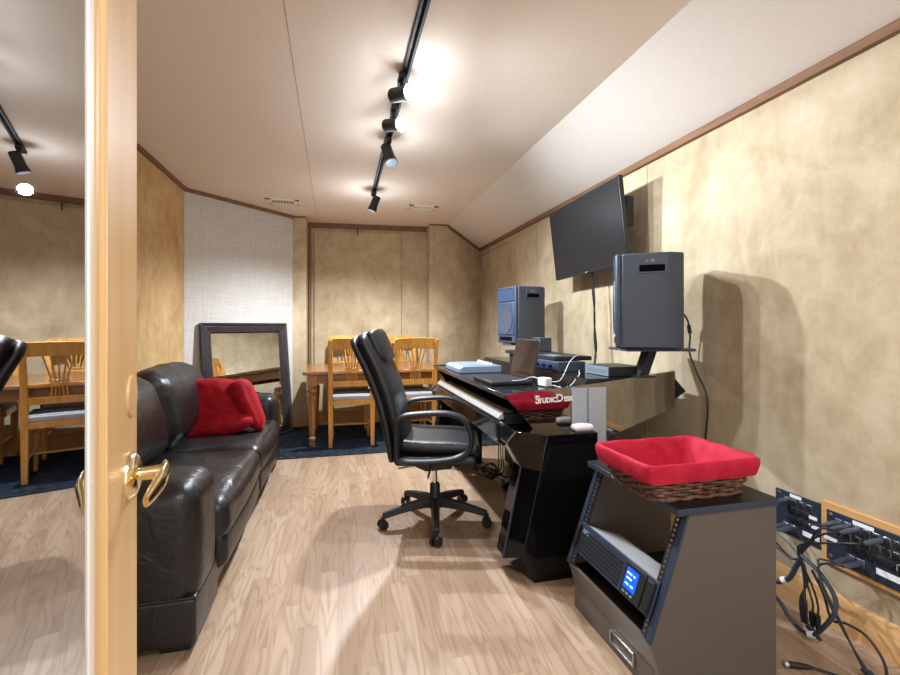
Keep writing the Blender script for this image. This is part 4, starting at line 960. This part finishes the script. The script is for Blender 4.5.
def vent(x0, x1, y0, y1, label):
    t_ = thing('ceiling_vent', label, 'vent', ((x0 + x1) / 2, (y0 + y1) / 2, CZ), group='ceiling vents')
    b_ = MB(); w = 0.03
    for a in ((x0, x1, y0, y0 + w), (x0, x1, y1 - w, y1), (x0, x0 + w * 1.6, y0, y1), (x1 - w * 1.6, x1, y0, y1)): b_.bb(*a, CZ - 0.010, CZ)
    b_.build('frame', M['white_paint'], t_, bevel=0.002)
    b_ = MB(); b_.bb(x0 + w, x1 - w, y0 + w, y1 - w, CZ - 0.004, CZ); b_.build('duct_backing', M['vent_dark'], t_)
    b_ = MB(); n_ = 9
    for k in range(n_):
        x = x0 + 0.055 + (x1 - x0 - 0.11) * k / (n_ - 1); b_.box((x, (y0 + y1) / 2, CZ - 0.007), (0.014, y1 - y0 - 2 * w, 0.003), Euler((0, 0.5, 0)))
    b_.build('louvre_slats', M['white_paint'], t_)
vent(-0.72, -0.39, 4.88, 5.07, 'white ceiling vent at left, above the pale cloth wall')
vent(0.74, 1.06, 4.77, 4.93, 'white ceiling vent at right, near the sloped ceiling')

# ---------------------------------------------------------------- light
def lamp(name, typ, loc, energy, col, **k):
    l = bpy.data.lights.new(name, typ); l.energy = energy; l.color = col
    for a, v in k.items(): setattr(l, a, v)
    o = bpy.data.objects.new(name, l); C.objects.link(o); o.location = loc; return o
def aim(o, d): o.rotation_euler = Vector(d).to_track_quat('-Z', 'Y').to_euler()
cool, warm = (0.86, 0.93, 1.0), (0.97, 0.98, 1.0)
for k, (p, d) in enumerate(heads):
    o = lamp('spot_beam', 'SPOT', p, (48, 48, 150, 225)[k], cool, spot_size=R(150), spot_blend=0.7, shadow_soft_size=0.025)
    aim(o, (0.62, -0.25, -0.85) if k < 2 else ((0.55, -0.25, -0.8) if k == 2 else (-0.05, 0.05, -1)))
    o = lamp('spot_fill', 'POINT', (p[0], p[1], p[2] - 0.10), (2.5, 2.5, 4, 5)[k], cool, shadow_soft_size=0.04)  # added omni fill below each head, lifts the ambient level on the ceiling
# added ambient fill behind the camera; the ceiling fixture itself is made up
lt_ = thing('rear_fill_panel', 'added fill panel on the ceiling behind the camera', 'fill light', (0.5, -0.6, CZ)); lt_['kind'] = 'structure'
b = MB(); b.bb(0.1, 1.1, -1.1, -0.1, CZ - 0.04, CZ); b.build('housing', M['white_paint'], lt_, bevel=0.004)
o = lamp('rear_fill_area', 'AREA', (0.6, -0.6, CZ - 0.05), 36, warm, shape='SQUARE', size=0.95); o.parent = lt_; o.location = (0.1, 0, -0.05)

w = bpy.data.worlds.new('ambient_fill_world'); sc.world = w; w.use_nodes = True  # uniform ambient fill, enters where the back wall is left out
w.node_tree.nodes['Background'].inputs[0].default_value = (0.93, 0.965, 1.0, 1); w.node_tree.nodes['Background'].inputs[1].default_value = 1.0

# ---------------------------------------------------------------- camera
cam = bpy.data.cameras.new('camera'); co = bpy.data.objects.new('camera', cam); C.objects.link(co)
co.location = (0, 0, 1.2); co.rotation_euler = (R(90), 0, -math.atan(112 / 450))
cam.sensor_width = 36; cam.lens = 18.0; cam.shift_y = -11.5 / 900; cam.clip_start = 0.02
sc.camera = co
vs_ = sc.view_settings
vs_.view_transform = 'Standard'; vs_.look = 'None'; vs_.exposure = 0.45; vs_.gamma = 1.0; vs_.use_curve_mapping = False
sc.cycles.max_bounces = 10; sc.cycles.diffuse_bounces = 6; sc.cycles.transparent_max_bounces = 12
